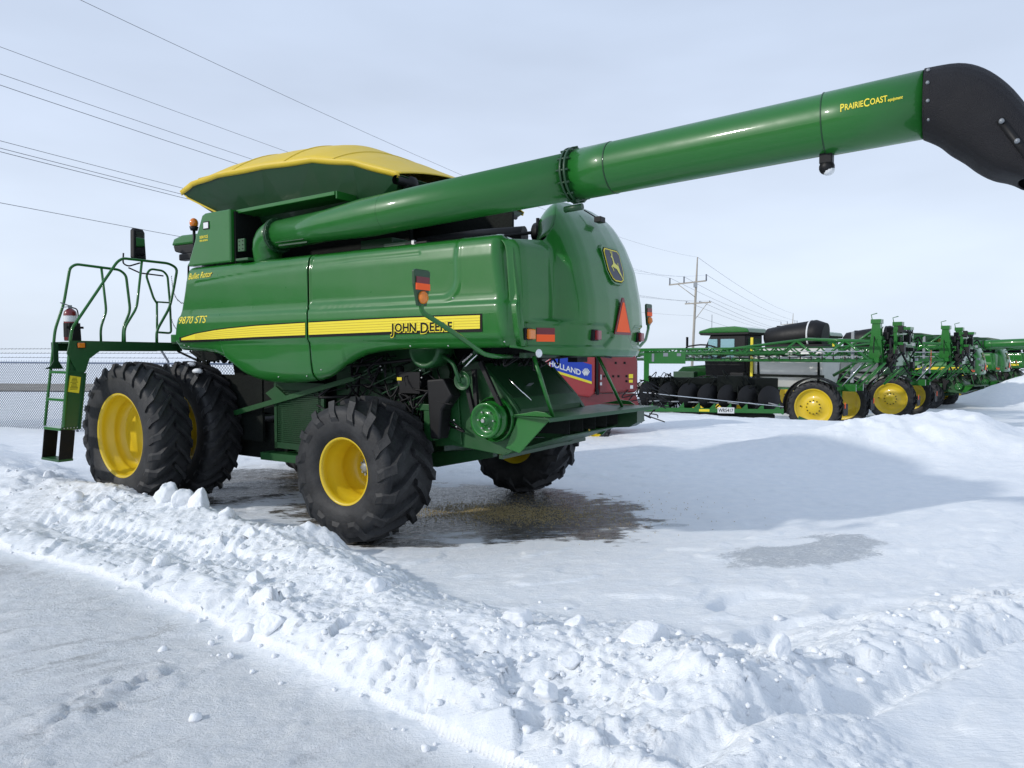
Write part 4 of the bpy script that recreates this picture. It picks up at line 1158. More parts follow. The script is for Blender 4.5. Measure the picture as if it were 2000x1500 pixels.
def snow_material():
    m, nt, b = new_mat('snow')
    N, L = nt.nodes, nt.links
    geo = N.new('ShaderNodeNewGeometry'); pos = geo.outputs['Position']
    at_ = N.new('ShaderNodeAttribute'); at_.attribute_name = 'wear'
    sep = N.new('ShaderNodeSeparateColor'); L.new(at_.outputs['Color'], sep.inputs[0])
    def noise(sc_, det, rough=.55, vec=None):
        n = N.new('ShaderNodeTexNoise'); n.inputs['Scale'].default_value = sc_; n.inputs['Detail'].default_value = det; n.inputs['Roughness'].default_value = rough
        L.new(vec or pos, n.inputs['Vector']); return n.outputs['Fac']
    def mr(v, a, b_, c=0., d=1.):
        r = N.new('ShaderNodeMapRange'); r.inputs[1].default_value = a; r.inputs[2].default_value = b_; r.inputs[3].default_value = c; r.inputs[4].default_value = d
        L.new(v, r.inputs[0]); return r.outputs[0]
    def math_(op, a, b_):
        n = N.new('ShaderNodeMath'); n.operation = op
        for i, q in enumerate((a, b_)):
            if isinstance(q, (int, float)): n.inputs[i].default_value = q
            else: L.new(q, n.inputs[i])
        return n.outputs[0]
    def mix(f, a, b_):
        n = N.new('ShaderNodeMix'); n.data_type = 'RGBA'
        L.new(f, n.inputs[0]) if not isinstance(f, float) else None
        for i, q in ((6, a), (7, b_)):
            if isinstance(q, tuple): n.inputs[i].default_value = (*q, 1)
            else: L.new(q, n.inputs[i])
        return n.outputs[2]
    mp = N.new('ShaderNodeMapping'); mp.inputs['Rotation'].default_value = (0, 0, R(-20)); mp.inputs['Scale'].default_value = (1, 6, 1); L.new(pos, mp.inputs['Vector'])
    mpr = N.new('ShaderNodeMapping'); mpr.inputs['Rotation'].default_value = (0, 0, R(-38)); mpr.inputs['Scale'].default_value = (1, 2.6, 1); L.new(pos, mpr.inputs['Vector'])
    fine = noise(30, 6, .65); med = noise(6, 5)
    snowc = mix(mr(med, .35, .7), (.84, .87, .90), (.91, .925, .935))
    # dirt / ice under the machine
    brk = noise(5, 8, .7, mp.outputs[0])
    dm = math_('ADD', sep.outputs[0], mr(brk, .3, .7, -.45, .45))
    dm = mr(dm, .42, .62)
    icec = mix(mr(noise(9, 7, .7), .35, .68), (.045, .038, .028), (.19, .175, .155))
    icec = mix(mr(noise(3.5, 6, .7, mp.outputs[0]), .52, .66), icec, (.40, .42, .45))
    col = mix(dm, snowc, icec)
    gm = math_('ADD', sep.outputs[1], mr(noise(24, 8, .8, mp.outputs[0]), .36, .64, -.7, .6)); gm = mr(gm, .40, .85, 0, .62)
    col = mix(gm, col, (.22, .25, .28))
    # scraped road: icy grey streaks through thin snow
    rn = noise(5, 8, .72, mpr.outputs[0]); rn2 = noise(62, 6, .75)
    rm = math_('ADD', at_.outputs['Alpha'], mr(rn, .35, .7, -.35, .35)); rm = math_('ADD', rm, mr(rn2, .40, .60, -.60, .50))
    rm = math_('MULTIPLY', mr(rm, .12, .75), sep.outputs[2])
    col = mix(rm, col, mix(mr(noise(2, 4), .4, .65), (.80, .82, .845), (.62, .635, .645)))
    rdk = math_('ADD', at_.outputs['Alpha'], mr(noise(3, 9, .78, mpr.outputs[0]), .35, .75, -.6, .55))
    rdk = math_('MULTIPLY', mr(rdk, 1.0, 1.3, 0, .6), sep.outputs[2])
    col = mix(rdk, col, (.20, .20, .19))
    L.new(col, b.inputs['Base Color'])
    wet = math_('MAXIMUM', dm, math_('MULTIPLY', gm, .6))
    ro = mix(wet, (.55, .55, .55), (.20, .20, .20)); rr_ = N.new('ShaderNodeSeparateColor'); L.new(ro, rr_.inputs[0]); 
    L.new(math_('ADD', rr_.outputs[0], mr(noise(12, 5), .3, .7, -.06, .18)), b.inputs['Roughness'])
    b.inputs['Specular IOR Level'].default_value = .35
    h = math_('ADD', math_('MULTIPLY', fine, .010), math_('MULTIPLY', noise(110, 4, .7), .0045))
    h = math_('ADD', h, math_('MULTIPLY', noise(9, 6, .6, mp.outputs[0]), .014))
    h = math_('ADD', h, math_('MULTIPLY', math_('MULTIPLY', noise(22, 7, .75, mpr.outputs[0]), sep.outputs[2]), .022))
    h = math_('ADD', h, math_('MULTIPLY', math_('MULTIPLY', mr(noise(55, 5, .7), .40, .62), sep.outputs[2]), .007))
    bp = N.new('ShaderNodeBump'); bp.inputs['Strength'].default_value = .8; bp.inputs['Distance'].default_value = 1.0
    L.new(h, bp.inputs['Height']); L.new(bp.outputs[0], b.inputs['Normal'])
    return m
SNOW = snow_material()
make_ground()
def gz(x, y):
    return float(terrain(np.array([[float(x)]]), np.array([[float(y)]]))[0, 0])

# loose snow chunks
def chunk(x, y, sx, sy, sz, seed, rz=0., tilt=0., sink=.25, label=None, square=.0, group='snow chunks thrown up along the plowed bank'):
    rnd = random.Random(seed)
    bm = bmesh.new(); bmesh.ops.create_icosphere(bm, subdivisions=4, radius=1)
    pl = [(Vector((rnd.uniform(-1, 1), rnd.uniform(-1, 1), rnd.uniform(-1, 1))).normalized(), rnd.uniform(.52, .80)) for _ in range(9)]
    from mathutils import noise as mn
    off = Vector((seed*3.1, seed*1.7, 0))
    for v in bm.verts:
        p = v.co.copy()
        for (n, d) in pl:
            q = p.dot(n)
            if q > d: p -= n*(q-d)*.93
        p += v.co*(.07*mn.noise(p*3+off)+.035*mn.noise(p*8+off)+.016*mn.noise(p*20+off))
        v.co = p
    me = bpy.data.meshes.new('snow_chunk'); bm.to_mesh(me); bm.free()
    for p in me.polygons: p.use_smooth = True
    me.materials.append(SNOWC)
    o = bpy.data.objects.new('snow_chunk', me); COL.objects.link(o)
    o.scale = (sx, sy, sz); o.rotation_euler = (tilt, tilt*.4, rz); o.location = (x, y, gz(x, y)+sz*(.55-sink*1.4))
    o['label'] = label or 'small'; o['category'] = 'snow chunk'; o['group'] = group
    return o
def snow_chunk_material():
    m, nt, b = new_mat('snow_chunk'); N, L = nt.nodes, nt.links
    tc = N.new('ShaderNodeNewGeometry')
    n = N.new('ShaderNodeTexNoise'); n.inputs['Scale'].default_value = 40; n.inputs['Detail'].default_value = 6; n.inputs['Roughness'].default_value = .65; L.new(tc.outputs['Position'], n.inputs['Vector'])
    bp = N.new('ShaderNodeBump'); bp.inputs['Strength'].default_value = .8; bp.inputs['Distance'].default_value = .012
    L.new(n.outputs['Fac'], bp.inputs['Height']); L.new(bp.outputs[0], b.inputs['Normal'])
    b.inputs['Base Color'].default_value = (.90, .915, .935, 1); b.inputs['Roughness'].default_value = .55; b.inputs['Specular IOR Level'].default_value = .3
    return m
SNOWC = snow_chunk_material()
CH = [
 (-4.05, 8.22, .16, .11, .24, 1, .3, .15, 'tall upright pointed snow slab on the bank in front of the dual wheels'),
 (-3.78, 8.12, .14, .12, .13, 2, .8, .1, 'low rounded snow chunk between the two upright slabs on the bank'),
 (-3.55, 8.00, .14, .10, .19, 3, -.3, -.1, 'second upright snow slab, right of the tall pointed one'),
 (-3.05, 7.55, .12, .10, .10, 4, .5, .2, 'small snow chunk on the bank crest halfway between the dual wheels and the rear tyre'),
 (-4.75, 8.35, .20, .15, .16, 5, .2, .1, 'broad snow block on the bank below the outer dual wheel'),
 (-5.45, 8.75, .22, .17, .14, 6, .9, .0, 'broad low snow chunk below the ladder side of the dual wheel'),
 (-6.7, 10.2, .14, .14, .13, 7, .9, .0, 'round snow lump on the bank at the far left, below the ladder'),
 (-1.92, 5.02, .13, .12, .10, 8, .2, .1, 'left one of a pair of round snow lumps at the road edge of the bank'),
 (-1.68, 4.95, .14, .12, .12, 9, 1.2, .1, 'right one of a pair of round snow lumps at the road edge of the bank'),
 (-.62, 4.22, .07, .06, .07, 10, .6, .3, 'small pointed snow chunk at the road edge near the bottom middle'),
 (.02, 4.80, .16, .12, .12, 11, .1, .2, 'large smooth snow slab on the bank crest left of the overhanging block'),
 (.42, 4.78, .13, .09, .11, 12, .5, -.2, 'slanting snow slab on the bank crest between two larger blocks'),
 (.85, 4.45, .24, .20, .15, 13, .4, .1, 'largest snow block at the right end of the bank, casting a shadow'),
 (-2.55, 6.9, .12, .10, .10, 14, .4, .1, 'snow chunk on the bank crest in front of the rear tyre'),
 (-3.2, 6.45, .15, .11, .11, 15, 1.4, .2, 'tilted snow chunk halfway down the sunny face of the bank'),
 (-1.05, 5.35, .11, .09, .09, 16, .4, .1, 'rounded snow chunk on the bank crest just right of the rear tyre'),
 (.18, 3.95, .13, .10, .08, 17, 2.4, .1, 'low snow chunk near the bottom edge on the bank face'),
 (1.62, 4.25, .12, .09, .13, 18, .9, .2, 'upright snow chunk standing on the right hand windrow'),
 (.75, 3.75, .10, .09, .07, 19, .1, .1, 'small snow chunk low on the right end of the bank'),
 (.35, 4.25, .11, .09, .08, 20, .7, .2, 'snow chunk just below the large block on the bank'),
 (-2.1, 5.75, .13, .1, .08, 21, 1.7, .2, 'flat snow chunk above the pair of round lumps'),
]
for i_, (x, y, a, b_, c, sd, rz, tl, lb) in enumerate(CH):
    k_ = 1.0 if i_ < 3 else .78
    chunk(x, y, a*k_, b_*k_, c*k_, sd, rz, tl, label=lb)
# crumbs of snow too many to count
rnd = random.Random(3); b = MB()
for i in range(620):
    k = rnd.random()
    if k < .62:
        j = rnd.randrange(1, len(CREST)-3); p, q = CREST[j], CREST[j+1]; t = rnd.random()
        x = p[0]+(q[0]-p[0])*t+rnd.gauss(-.25, .45); y = p[1]+(q[1]-p[1])*t+rnd.gauss(-.25, .45)
    elif k < .82:
        j = rnd.randrange(2, len(TOE)-2); p, q = TOE[j], TOE[j+1]; t = rnd.random()
        x = p[0]+(q[0]-p[0])*t+rnd.gauss(.1, .25); y = p[1]+(q[1]-p[1])*t+rnd.gauss(.1, .25)
    else:
        j = rnd.randrange(0, len(RIDGE)-2); p, q = RIDGE[j], RIDGE[j+1]; t = rnd.random()
        x = p[0]+(q[0]-p[0])*t+rnd.gauss(0, .3); y = p[1]+(q[1]-p[1])*t+rnd.gauss(0, .3)
    r_ = min(.045, .006+abs(rnd.gauss(0, .012)))
    b._c = getattr(b, '_c', []); b._c.append((x, y, r_))
cx = np.array([c[0] for c in b._c]); cy = np.array([c[1] for c in b._c]); cz = terrain(cx[None, :], cy[None, :])[0]
for (x, y, r_), z in zip(b._c, cz):
    vs = []; n = 6
    rot = Matrix.Rotation(rnd.uniform(0, 6), 4, 'Z') @ Matrix.Rotation(rnd.uniform(-.5, .5), 4, 'X')
    for zz, rr_, m_ in ((-.7, .6, 0), (-.1, 1., .4), (.55, .75, .1)):
        for k in range(n):
            a = 2*PI*(k+m_)/n; q = rr_*rnd.uniform(.7, 1.2)
            vs.append((math.cos(a)*q*r_, math.sin(a)*q*r_, zz*r_*rnd.uniform(.8, 1.1)))
    fs = [(k, (k+1) % n, n+(k+1) % n, n+k) for k in range(n)]+[(n+k, n+(k+1) % n, 2*n+(k+1) % n, 2*n+k) for k in range(n)]+[tuple(range(2*n, 3*n)), tuple(range(n-1, -1, -1))]
    b.add(vs, fs, 0, True, Matrix.Translation((x, y, float(z)+r_*.3)) @ rot)
o = b.build('snow_crumbs', SNOWC); o['kind'] = 'stuff'; o['label'] = 'loose snow crumbs scattered over the bank and the road edge'; o['category'] = 'snow crumbs'
# spilled grain on the ice under the combine
b = MB(); gc = []
for i in range(5200):
    if rnd.random() < .8: x = rnd.gauss(-.12, .55); y = 9.05+rnd.gauss(0, .28)-.15*x
    else: x = rnd.gauss(.4, .9); y = 9.2+rnd.gauss(0, .6)
    gc.append((x, y))
gx = np.array([c[0] for c in gc]); gy = np.array([c[1] for c in gc]); gzz = terrain(gx[None, :], gy[None, :])[0]
for (x, y), z in zip(gc, gzz):
    a = rnd.uniform(0, 6.3); l_ = rnd.uniform(.006, .011); w_ = l_*.6
    c, s = math.cos(a), math.sin(a)
    P_ = lambda u_, v_, h: (x+u_*c-v_*s, y+u_*s+v_*c, float(z)+h)
    b.add([P_(-l_, 0, .002), P_(0, -w_, .002), P_(l_, 0, .002), P_(0, w_, .002), P_(0, 0, .010)], [(0, 1, 4), (1, 2, 4), (2, 3, 4), (3, 0, 4)])
o = b.build('spilled_grain', paint('grain_kernels', (.42, .33, .15), .6)); o['kind'] = 'stuff'; o['label'] = 'spilled tan grain kernels lying on the dark ice under the combine'; o['category'] = 'grain'

# snow left on the tyre
b = MB()
for (ph, y, w_) in ((104, 1.24, .075), (119, 1.30, .085)):
    a = R(180-ph+ (180-2*(180-ph)) if False else ph); 
    a = R(ph); c = (3.79+math.cos(a)*.96, y, .965+math.sin(a)*.96)
    b.ball(c, w_, sc_=(1.0, .7, .45))
o = b.build('snow_patch', SNOWC)
o.parent = comb

# ------------------------------------------------------------------ background machines
def simple_wheel(parent, loc, Rt, W, rr, depth=.10, hub=.22, nl=24):
    w = bpy.data.objects.new('wheel', None); COL.objects.link(w); w.parent = parent; w.location = loc
    tyre_mb(Rt, W, rr, nl, .045, .05, .30).build('tyre', RUB, w)
    s = 1 if loc[1] > 0 else -1
    b = MB(); e = s*W*.42
    b.lathe([(rr+.02, e-s*.03), (rr+.03, e), (rr-.01, e), (rr-.04, e-s*.04), (rr*.86, e-s*depth), (rr*.55, e-s*depth*1.1), (rr*.38, e-s*depth*.4), (rr*.33, e-s*depth*.2), (.001, e-s*depth*.2)], 48)
    b.lathe([(rr+.02, e-s*.03), (rr, -e+s*.05), (rr+.02, -e), (rr-.03, -e), (rr*.8, -e+s*.1), (rr*.5, e-s*depth*1.3), (.001, e-s*depth*1.3)], 40)
    b.build('rim', YEL, w)
    b = MB()
    for k in range(12):
        a = 2*PI*k/12; b.lathe([(.024, e-s*depth*.3), (.024, e-s*depth*.2+s*.02), (.001, e-s*depth*.2+s*.02)], 6, M=Matrix.Translation((rr*.36*math.cos(a), 0, rr*.36*math.sin(a))), smooth=False)
    b.lathe([(.03, e-s*depth*.8), (.03, e-s*depth*.6), (.001, e-s*depth*.6)], 8, M=Matrix.Translation((rr*.72, 0, .02)), smooth=False)
    b.build('wheel_bolts', BLK, w)
    return w
def truss(b, p0, p1, h0, h1, wy, nseg, r=.03, mi=0, z_top=0):
    """boom section: lower chords from p0 to p1, single upper chord above"""
    p0, p1 = Vector(p0), Vector(p1)
    for s in (-wy/2, wy/2): b.tube([p0+Vector((0, s, 0)), p1+Vector((0, s, 0))], r, 6, mi)
    b.tube([p0+Vector((0, 0, h0)), p1+Vector((0, 0, h1))], r*1.1, 6, mi)
    for i in range(nseg):
        for s in (-wy/2, wy/2):
            a = p0.lerp(p1, i/nseg)+Vector((0, s, 0)); m = p0.lerp(p1, (i+.5)/nseg)+Vector((0, 0, h0+(h1-h0)*(i+.5)/nseg)); c = p0.lerp(p1, (i+1)/nseg)+Vector((0, s, 0))
            b.tube([a, m], r*.7, 5, mi); b.tube([m, c], r*.7, 5, mi)

def make_sprayer(label):
    T = thing('crop_sprayer', label, 'sprayer')
    for (x, y) in ((0, 1.70), (0, -1.70), (4.35, 1.70), (4.35, -1.70)):
        simple_wheel(T, (x, y, 1.0), 1.02, .46, .70, .14)
        s = 1 if y > 0 else -1
        b = MB()
        b.grid(lambda u, v: (x+1.12*math.cos(R(-15+150*u)), y+(v-.5)*.62, 1.0+1.12*math.sin(R(-15+150*u))), 24, 2)
        b.build('fender', BLK, T, solid=.02)
        MB().box((x-1.10, y, .95), (.03, .5, .42)).build('mud_flap', BLK, T)
        MB().box((x-1.125, y+.12*s, 1.12), (.01, .10, .22)).build('red_reflector', ORNG, T)
        b = MB().tube([(x, y*.70, 1.0), (x, y*.70, 1.55)], .10, 10); b.box((x, y*.72, 1.7), (.30, .25, .35)); b.build('wheel_leg', G, T)
    b = MB().box((2.2, .45, 1.72), (6.6, .12, .28)).box((2.2, -.45, 1.72), (6.6, .12, .28))
    for x in (-.6, 0, 2.0, 4.35): b.box((x, 0, 1.72), (.16, 2.6, .16))
    b.build('chassis', G, T, bev=.01)
    # cab
    b = MB().prism([(3.15, 2.05), (3.15, 3.85), (4.75, 3.85), (5.05, 3.2), (4.95, 2.05)], -.85, .85, 'xz')
    cab = b.build('cab', BLK, T, bev=.05)
    b = MB().box((3.95, .862, 3.25), (.62, .012, .82)).box((4.62, .862, 3.25), (.42, .012, .82)); split_build(b, 'cab_side_window', GLASSB, cab, bev=.02)
    MB().box((3.14, 0, 3.25), (.012, 1.3, .85)).build('cab_rear_window', GLASS, cab)
    b = MB().prism([(2.95, 3.92), (3.05, 4.10), (3.6, 4.19), (4.7, 4.15), (5.2, 4.02), (5.25, 3.92)], -1.0, 1.0, 'xz'); b.build('cab_roof', G, cab, bev=.05)
    b = MB().prism([(3.0, 3.83), (2.95, 3.93), (5.25, 3.93), (5.15, 3.83)], -.97, .97, 'xz'); b.build('roof_trim', BLK, cab, bev=.02)
    MB().tube([(4.95, .3, 4.1), (4.95, .3, 4.75)], .01, 5).build('antenna', BLK, cab)
    b = MB().tube([(5.1, .9, 3.0), (5.6, 1.25, 3.05), (5.62, 1.25, 3.35)], .02, 6).box((5.62, 1.27, 3.55), (.05, .14, .42)); b.build('mirror', BLK, T, bev=.01)
    b = MB().prism([(5.0, 1.9), (5.05, 2.55), (6.2, 2.45), (6.5, 2.2), (6.5, 1.75), (5.0, 1.75)], -.6, .6, 'xz'); b.build('engine_bonnet', G, T, bev=.04)
    # white tank
    b = MB()
    prof = [(1.55, 0), (1.62, .35), (1.70, .62), (2.2, 1.02), (2.8, 1.10), (3.1, 1.02), (3.28, .7), (3.30, 0)]
    b.prism([(y, z) for z, y in prof]+[(-y, z) for z, y in reversed(prof[1:-1])], -.05, 2.75, 'yz'); b.build('spray_tank', TANKW, T, bev=.12)
    b = MB().box((1.35, 1.05, 2.15), (2.9, .06, .10)); b.box((.1, 1.06, 2.5), (.08, .06, 1.1)); b.box((2.5, 1.06, 2.5), (.08, .06, 1.1)); split_build(b, 'tank_strap', DARK, T)
    b = MB().box((2.85, .95, 1.85), (.9, .5, .4)); b.box((3.3, 1.1, 1.9), (.6, .5, .7)); b.build('side_step_box', BLK, T, bev=.03)
    b = MB()
    b.add([], [])
    b.tube([(.1, .35, 3.78), (.45, .35, 3.82), (1.6, .35, 3.72), (2.35, .35, 3.66), (2.5, .35, 3.64)], [.46, .56, .50, .42, .25], 26)
    b.tube([(1.95, .35, 4.0), (1.95, .35, 4.18)], .10, 12); b.box((1.2, .35, 3.35), (2.3, .9, .12))
    tk = b.build('rinse_tank', BLK, T)
    b = MB().lathe([(.56, 0), (.567, .0), (.567, .06), (.56, .06)], 26, M=Matrix.Translation((.62, .35, 3.81)) @ Matrix.Rotation(R(-90), 4, 'Z')); b.build('white_strap', WHITE, tk)
    b = MB().box((2.75, 1.15, 2.9), (.10, .06, 1.6)).box((2.75, .9, 2.9), (.06, .4, .05)); b.build('yellow_marker_post', YDEC, T)
    # ladder side plate and small tanks
    MB().box((-1.15, 1.15, 2.9), (.10, .10, 1.9)).build('rear_upright', GALV, T)
    b = MB().box((5.7, 1.25, 2.0), (1.0, .35, .5)); b.build('tool_box', GD, T, bev=.02)
    # booms folded along both sides, reaching past the cab
    for s in (1, -1):
        b = MB()
        y = 2.05*s
        b.tube([(-2.1, y, 2.78), (8.2, y*.93, 2.78)], .065, 8)
        b.tube([(-2.0, y, 3.48), (.2, y, 3.58)], .06, 8); b.tube([(.2, y, 3.58), (4.2, y, 3.12), (8.2, y*.93, 2.98)], .055, 8)
        zt = lambda x: interp(x, [(-2.0, 3.48), (.2, 3.58), (4.2, 3.12), (8.2, 2.98)])
        xs_ = [-2.0, -1.15, -.3, .6, 1.5, 2.35, 3.2, 4.0, 4.8, 5.6, 6.4, 7.2, 8.1]
        for i in range(len(xs_)-1):
            a, c = xs_[i], xs_[i+1]
            up_ = i % 2 == 0
            b.tube([(a, y, 2.78 if up_ else zt(a)), (c, y, zt(c) if up_ else 2.78)], .052 if i < 6 else .035, 6)
        b.build('boom_wing', G, T)
        b = MB()
        truss(b, (8.4, 1.62*s, 2.98), (-1.0, 1.55*s, 2.98), .26, .30, .22, 16, .032)
        truss(b, (8.0, 2.35*s, 3.02), (.4, 2.30*s, 3.06), .18, .22, .16, 14, .028)
        b.tube([(8.0, 2.12*s, 3.0), (1.0, 2.18*s, 3.08)], .085, 10)
        b.build('boom_tip', G, T)
        b = MB()
        b.tube([(-1.8, 2.2*s, 2.92), (7.6, 2.05*s, 2.88)], .018, 5); b.tube([(-1.8, 2.1*s, 3.12), (3.0, 2.1*s, 3.10)], .022, 5)
        split_build(b, 'spray_pipe', STEEL, T)
        b = MB()
        for k in range(24):
            x = -1.6+k*.4; b.box((x, 2.2*s, 2.86), (.035, .04, .16)); b.box((x, 2.22*s, 3.04), (.02, .02, .10))
        for k in range(6):
            x = random.uniform(-1.5, 6.5)
            b.tube([(x, 2.1*s, 3.0), (x+.5, 2.15*s, 2.85), (x+1.1, 2.1*s, 3.02)], .022, 5, fil=.3)
        b.tube([(5.0, 1.9*s, 3.0), (5.4, 1.95*s, 3.32), (4.4, 1.95*s, 3.45), (3.4, 1.9*s, 3.1)], .035, 6, fil=.6)
        o_ = b.build('nozzle_bodies', BLK, T); o_['kind'] = 'stuff'
    # rear centre frame and mast
    for s in (1, -1):
        b = MB().prism([(-2.3, 2.7), (-2.18, 4.15), (-1.92, 4.15), (-1.80, 2.7)], 1.45*s-.14, 1.45*s+.14, 'xz')
        b.box((-2.05, 1.45*s, 4.2), (.34, .36, .16)); b.tube([(-1.9, 1.45*s, 4.2), (-1.85, 1.45*s, 4.45), (-2.05, 1.45*s, 4.5)], .02, 5)
        b.build('mast', G, T, bev=.02)
    b = MB().box((-2.2, 0, 2.8), (.15, 4.0, .15)).box((-2.2, 0, 3.6), (.12, 3.2, .12)).box((-2.6, 0, 3.2), (.1, 2.4, 1.2)); b.box((-2.75, .6, 3.95), (.5, .5, .10)); b.box((-2.7, .2, 3.4), (.3, 1.9, .1))
    b.tube([(-2.0, 1.45, 3.1), (-.4, .9, 2.2)], .06, 6); b.tube([(-2.0, -1.45, 3.1), (-.4, -.9, 2.2)], .06, 6)
    b.tube([(-2.1, 1.45, 4.0), (-1.2, 1.2, 3.4), (-.4, 1.1, 2.9)], .05, 6)
    b.build('centre_frame', G, T)
    b = MB()
    for k in range(46):
        x = random.uniform(-2.75, -2.0); y = random.uniform(-1.6, 1.6); z = random.uniform(2.5, 3.9)
        b.tube([(x, y, z), (x+random.uniform(-.2, .2), y+random.uniform(-.2, .3), z+random.uniform(.05, .25)), (x+random.uniform(-.3, .3), y+random.uniform(.1, .5), z-random.uniform(0, .5))], random.uniform(.015, .04), 5, fil=.12)
    for k in range(40):
        b.box((random.uniform(-2.8, -2.1), random.uniform(-1.5, 1.5), random.uniform(2.6, 4.0)), (random.uniform(.08, .22), random.uniform(.08, .3), random.uniform(.06, .35)))
    o_ = b.build('hydraulic_hoses', BLK, T); o_['kind'] = 'stuff'
    b = MB()
    for k in range(8): b.box((random.uniform(-3.2, -2.3), random.uniform(-1.2, 1.2), random.uniform(2.5, 4.0)), (.08, .12, .10))
    split_build(b, 'valve_block', GALV, T)
    b = MB()
    for s in (1, -1):
        for k in range(4):
            b.tube([(-1.5-.33*k, 1.9*s, 2.72), (-.85-.33*k, 1.9*s, 1.95)], .03, 6)
        b.tube([(-2.4, 1.75*s, 2.7), (-1.5, 1.75*s, 1.8)], .05, 6)
    split_build(b, 'support_strut', G, T)
    b = MB()
    for s in (1, -1): b.tube([(-1.75, 1.97*s, 2.70), (-1.05, 1.97*s, 1.85)], .022, 6)
    split_build(b, 'cylinder_rod', CHROME, T)
    return T
sp_th = R(42)
SPO = (12.68, 28.26, -1.0)
spr = make_sprayer('nearer green sprayer with white tank, black rinse tank and folded booms')
spr.location = SPO; spr.rotation_euler = (0, 0, PI-sp_th)
s2 = copy_tree(spr); s2.location = (SPO[0]+5.8, SPO[1]+5.4, -1.02)
s2['label'] = 'farther green sprayer, its mast right of the nearer one'
for o in (spr, s2): o['group'] = 'sprayers parked side by side'

# orange-topped marker and pale hitch frame behind the first mast (slow-vehicle sign on second sprayer side)
T = thing('warning_sign', 'orange slow vehicle sign seen edge-on beside the farther sprayer mast', 'sign', (15.86, 26.9, 1.55), R(60))
MB().prism([(-.05, 0), (.05, 0), (.10, .12), (.03, .62), (-.03, .62), (-.10, .12)], -.01, .01, 'xz').build('orange_panel', ORNG, T)
MB().tube([(0, .03, -.15), (0, .03, .35)], .015, 6).build('post', GALV, T)
MB().box((.1, .03, -.2), (1.3, .06, .08)).box((-.5, .03, .02), (.03, .03, .4)).box((.65, .03, .02), (.03, .03, .4)).build('pale_bracket', GALV, T)

# row of far combines: copies of the near one
far = []
for (x, y, th, lb) in ((24.2, 40.6, 44, 'far green combine with a wheel arch showing right behind the sprayers'),
                       (29.6, 46.4, 47, 'middle green combine of the far row, its auger reaching off to the right'),
                       (36.0, 52.5, 50, 'farthest green combine at the end of the row by the snow mounds')):
    c = copy_tree(comb)
    for k_ in [q for q in KIDS(c) if q.name.startswith(('tank_cover', 'cover_roller', 'snow_patch'))]:
        for q in KIDS(k_): bpy.data.objects.remove(q)
        bpy.data.objects.remove(k_)
    c.location = (x, y, -1.12); c.rotation_euler = (0, 0, PI-R(th)); c['label'] = lb; c['group'] = 'combines parked in the far row'
    far.append(c)

# red round baler behind the combine
T = thing('round_baler', 'red round baler with blue decal, seen between the combine and its tailboard', 'baler', (2.0, 17.0, -.12), R(8))
def arcp(cx, cz, r, a0, a1, n=10): return [(cx+r*math.cos(R(a0+(a1-a0)*i/n)), cz+r*math.sin(R(a0+(a1-a0)*i/n))) for i in range(n+1)]
side = [(-1.25, 1.95), (-.98, 2.12), (-.62, 2.20), (-.12, 2.28), (-.02, 2.24), (-.02, 1.22), (-.16, 1.12), (-.55, 1.18), (-.85, 1.35), (-1.25, 1.62)]
b = MB().prism(side, -.10, .10, 'xz'); sh = b.build('side_shield', REDB, T, bev=.05)
b = MB().prism([(.05, 1.22), (.05, 2.24)]+arcp(.72, 1.92, .32, 85, 0, 8)+[(1.04, 1.3), (.98, 1.22)], -.05, 1.3, 'xz'); tg = b.build('tailgate', REDD, T, bev=.05)
b = MB().prism([(-1.1, 1.3), (-1.1, 2.1), (0, 2.2), (0, 1.2)], .12, 1.25, 'xz'); b.build('bale_chamber', DARK, T)
b = MB().box((.015, -.08, 1.75), (.05, .06, 1.1)).box((.02, -.13, 2.2), (.06, .05, .08)).box((.02, -.13, 1.25), (.06, .05, .14)); b.build('gate_seal', BLK, T)
b = MB().prism([(-1.10, 2.01), (-.85, 2.10), (-.12, 1.90), (-.12, 1.50), (-1.10, 1.80)], -.1085, -.104, 'xz'); b.build('blue_decal', BLUE, sh)
b = MB().prism([(-1.10, 1.80), (-.12, 1.50), (-.12, 1.44), (-1.10, 1.74)], -.1095, -.104, 'xz'); b.build('yellow_decal_line', YDEC, sh)
sl = -.305
text_part([('HOLLAND', 0, 0, .20, .005, 0)], lambda tx, ty: (-1.16+tx*.82, -.1115, 1.885+ty*.9+(tx)*sl*.82), 'maker_lettering', WHITE, sh)
b = MB()
for k in range(-3, 4):
    a = R(90+k*17); L1 = .105
    c0 = (-.265, 1.625)
    p1 = (c0[0]+math.cos(a)*.03, c0[1]+math.sin(a)*.02); p2 = (c0[0]+math.cos(a)*.12, c0[1]+math.sin(a)*.19)
    n_ = (-math.sin(a)*.010, math.cos(a)*.010)
    b.add([(p1[0]-n_[0], -.113, p1[1]-n_[1]), (p1[0]+n_[0], -.113, p1[1]+n_[1]), (p2[0]+n_[0], -.113, p2[1]+n_[1]), (p2[0]-n_[0], -.113, p2[1]-n_[1])], [(0, 1, 2, 3)])
b.build('leaf_emblem', WHITE, sh)
b = MB().box((.86, -.055, 1.62), (.10, .01, .10), 0).box((.86, -.055, 1.50), (.09, .01, .07), 0).box((.88, -.055, 1.36), (.07, .01, .08), 1).box((.12, -.055, 1.44), (.05, .01, .07), 1).box((.12, -.055, 1.6), (.03, .01, .12), 1)
split_build(b, 'warning_label', [YDEC, WHITE], tg)
b = MB()
for (x, z) in ((.48, 1.94), (.70, 1.94), (.2, 1.62), (.3, 1.62), (.42, 1.62), (.55, 1.62), (.75, 1.62), (.75, 1.5)): b.box((x, -.055, z), (.05, .008, .05))
split_build(b, 'vent_slot', DARK, tg)
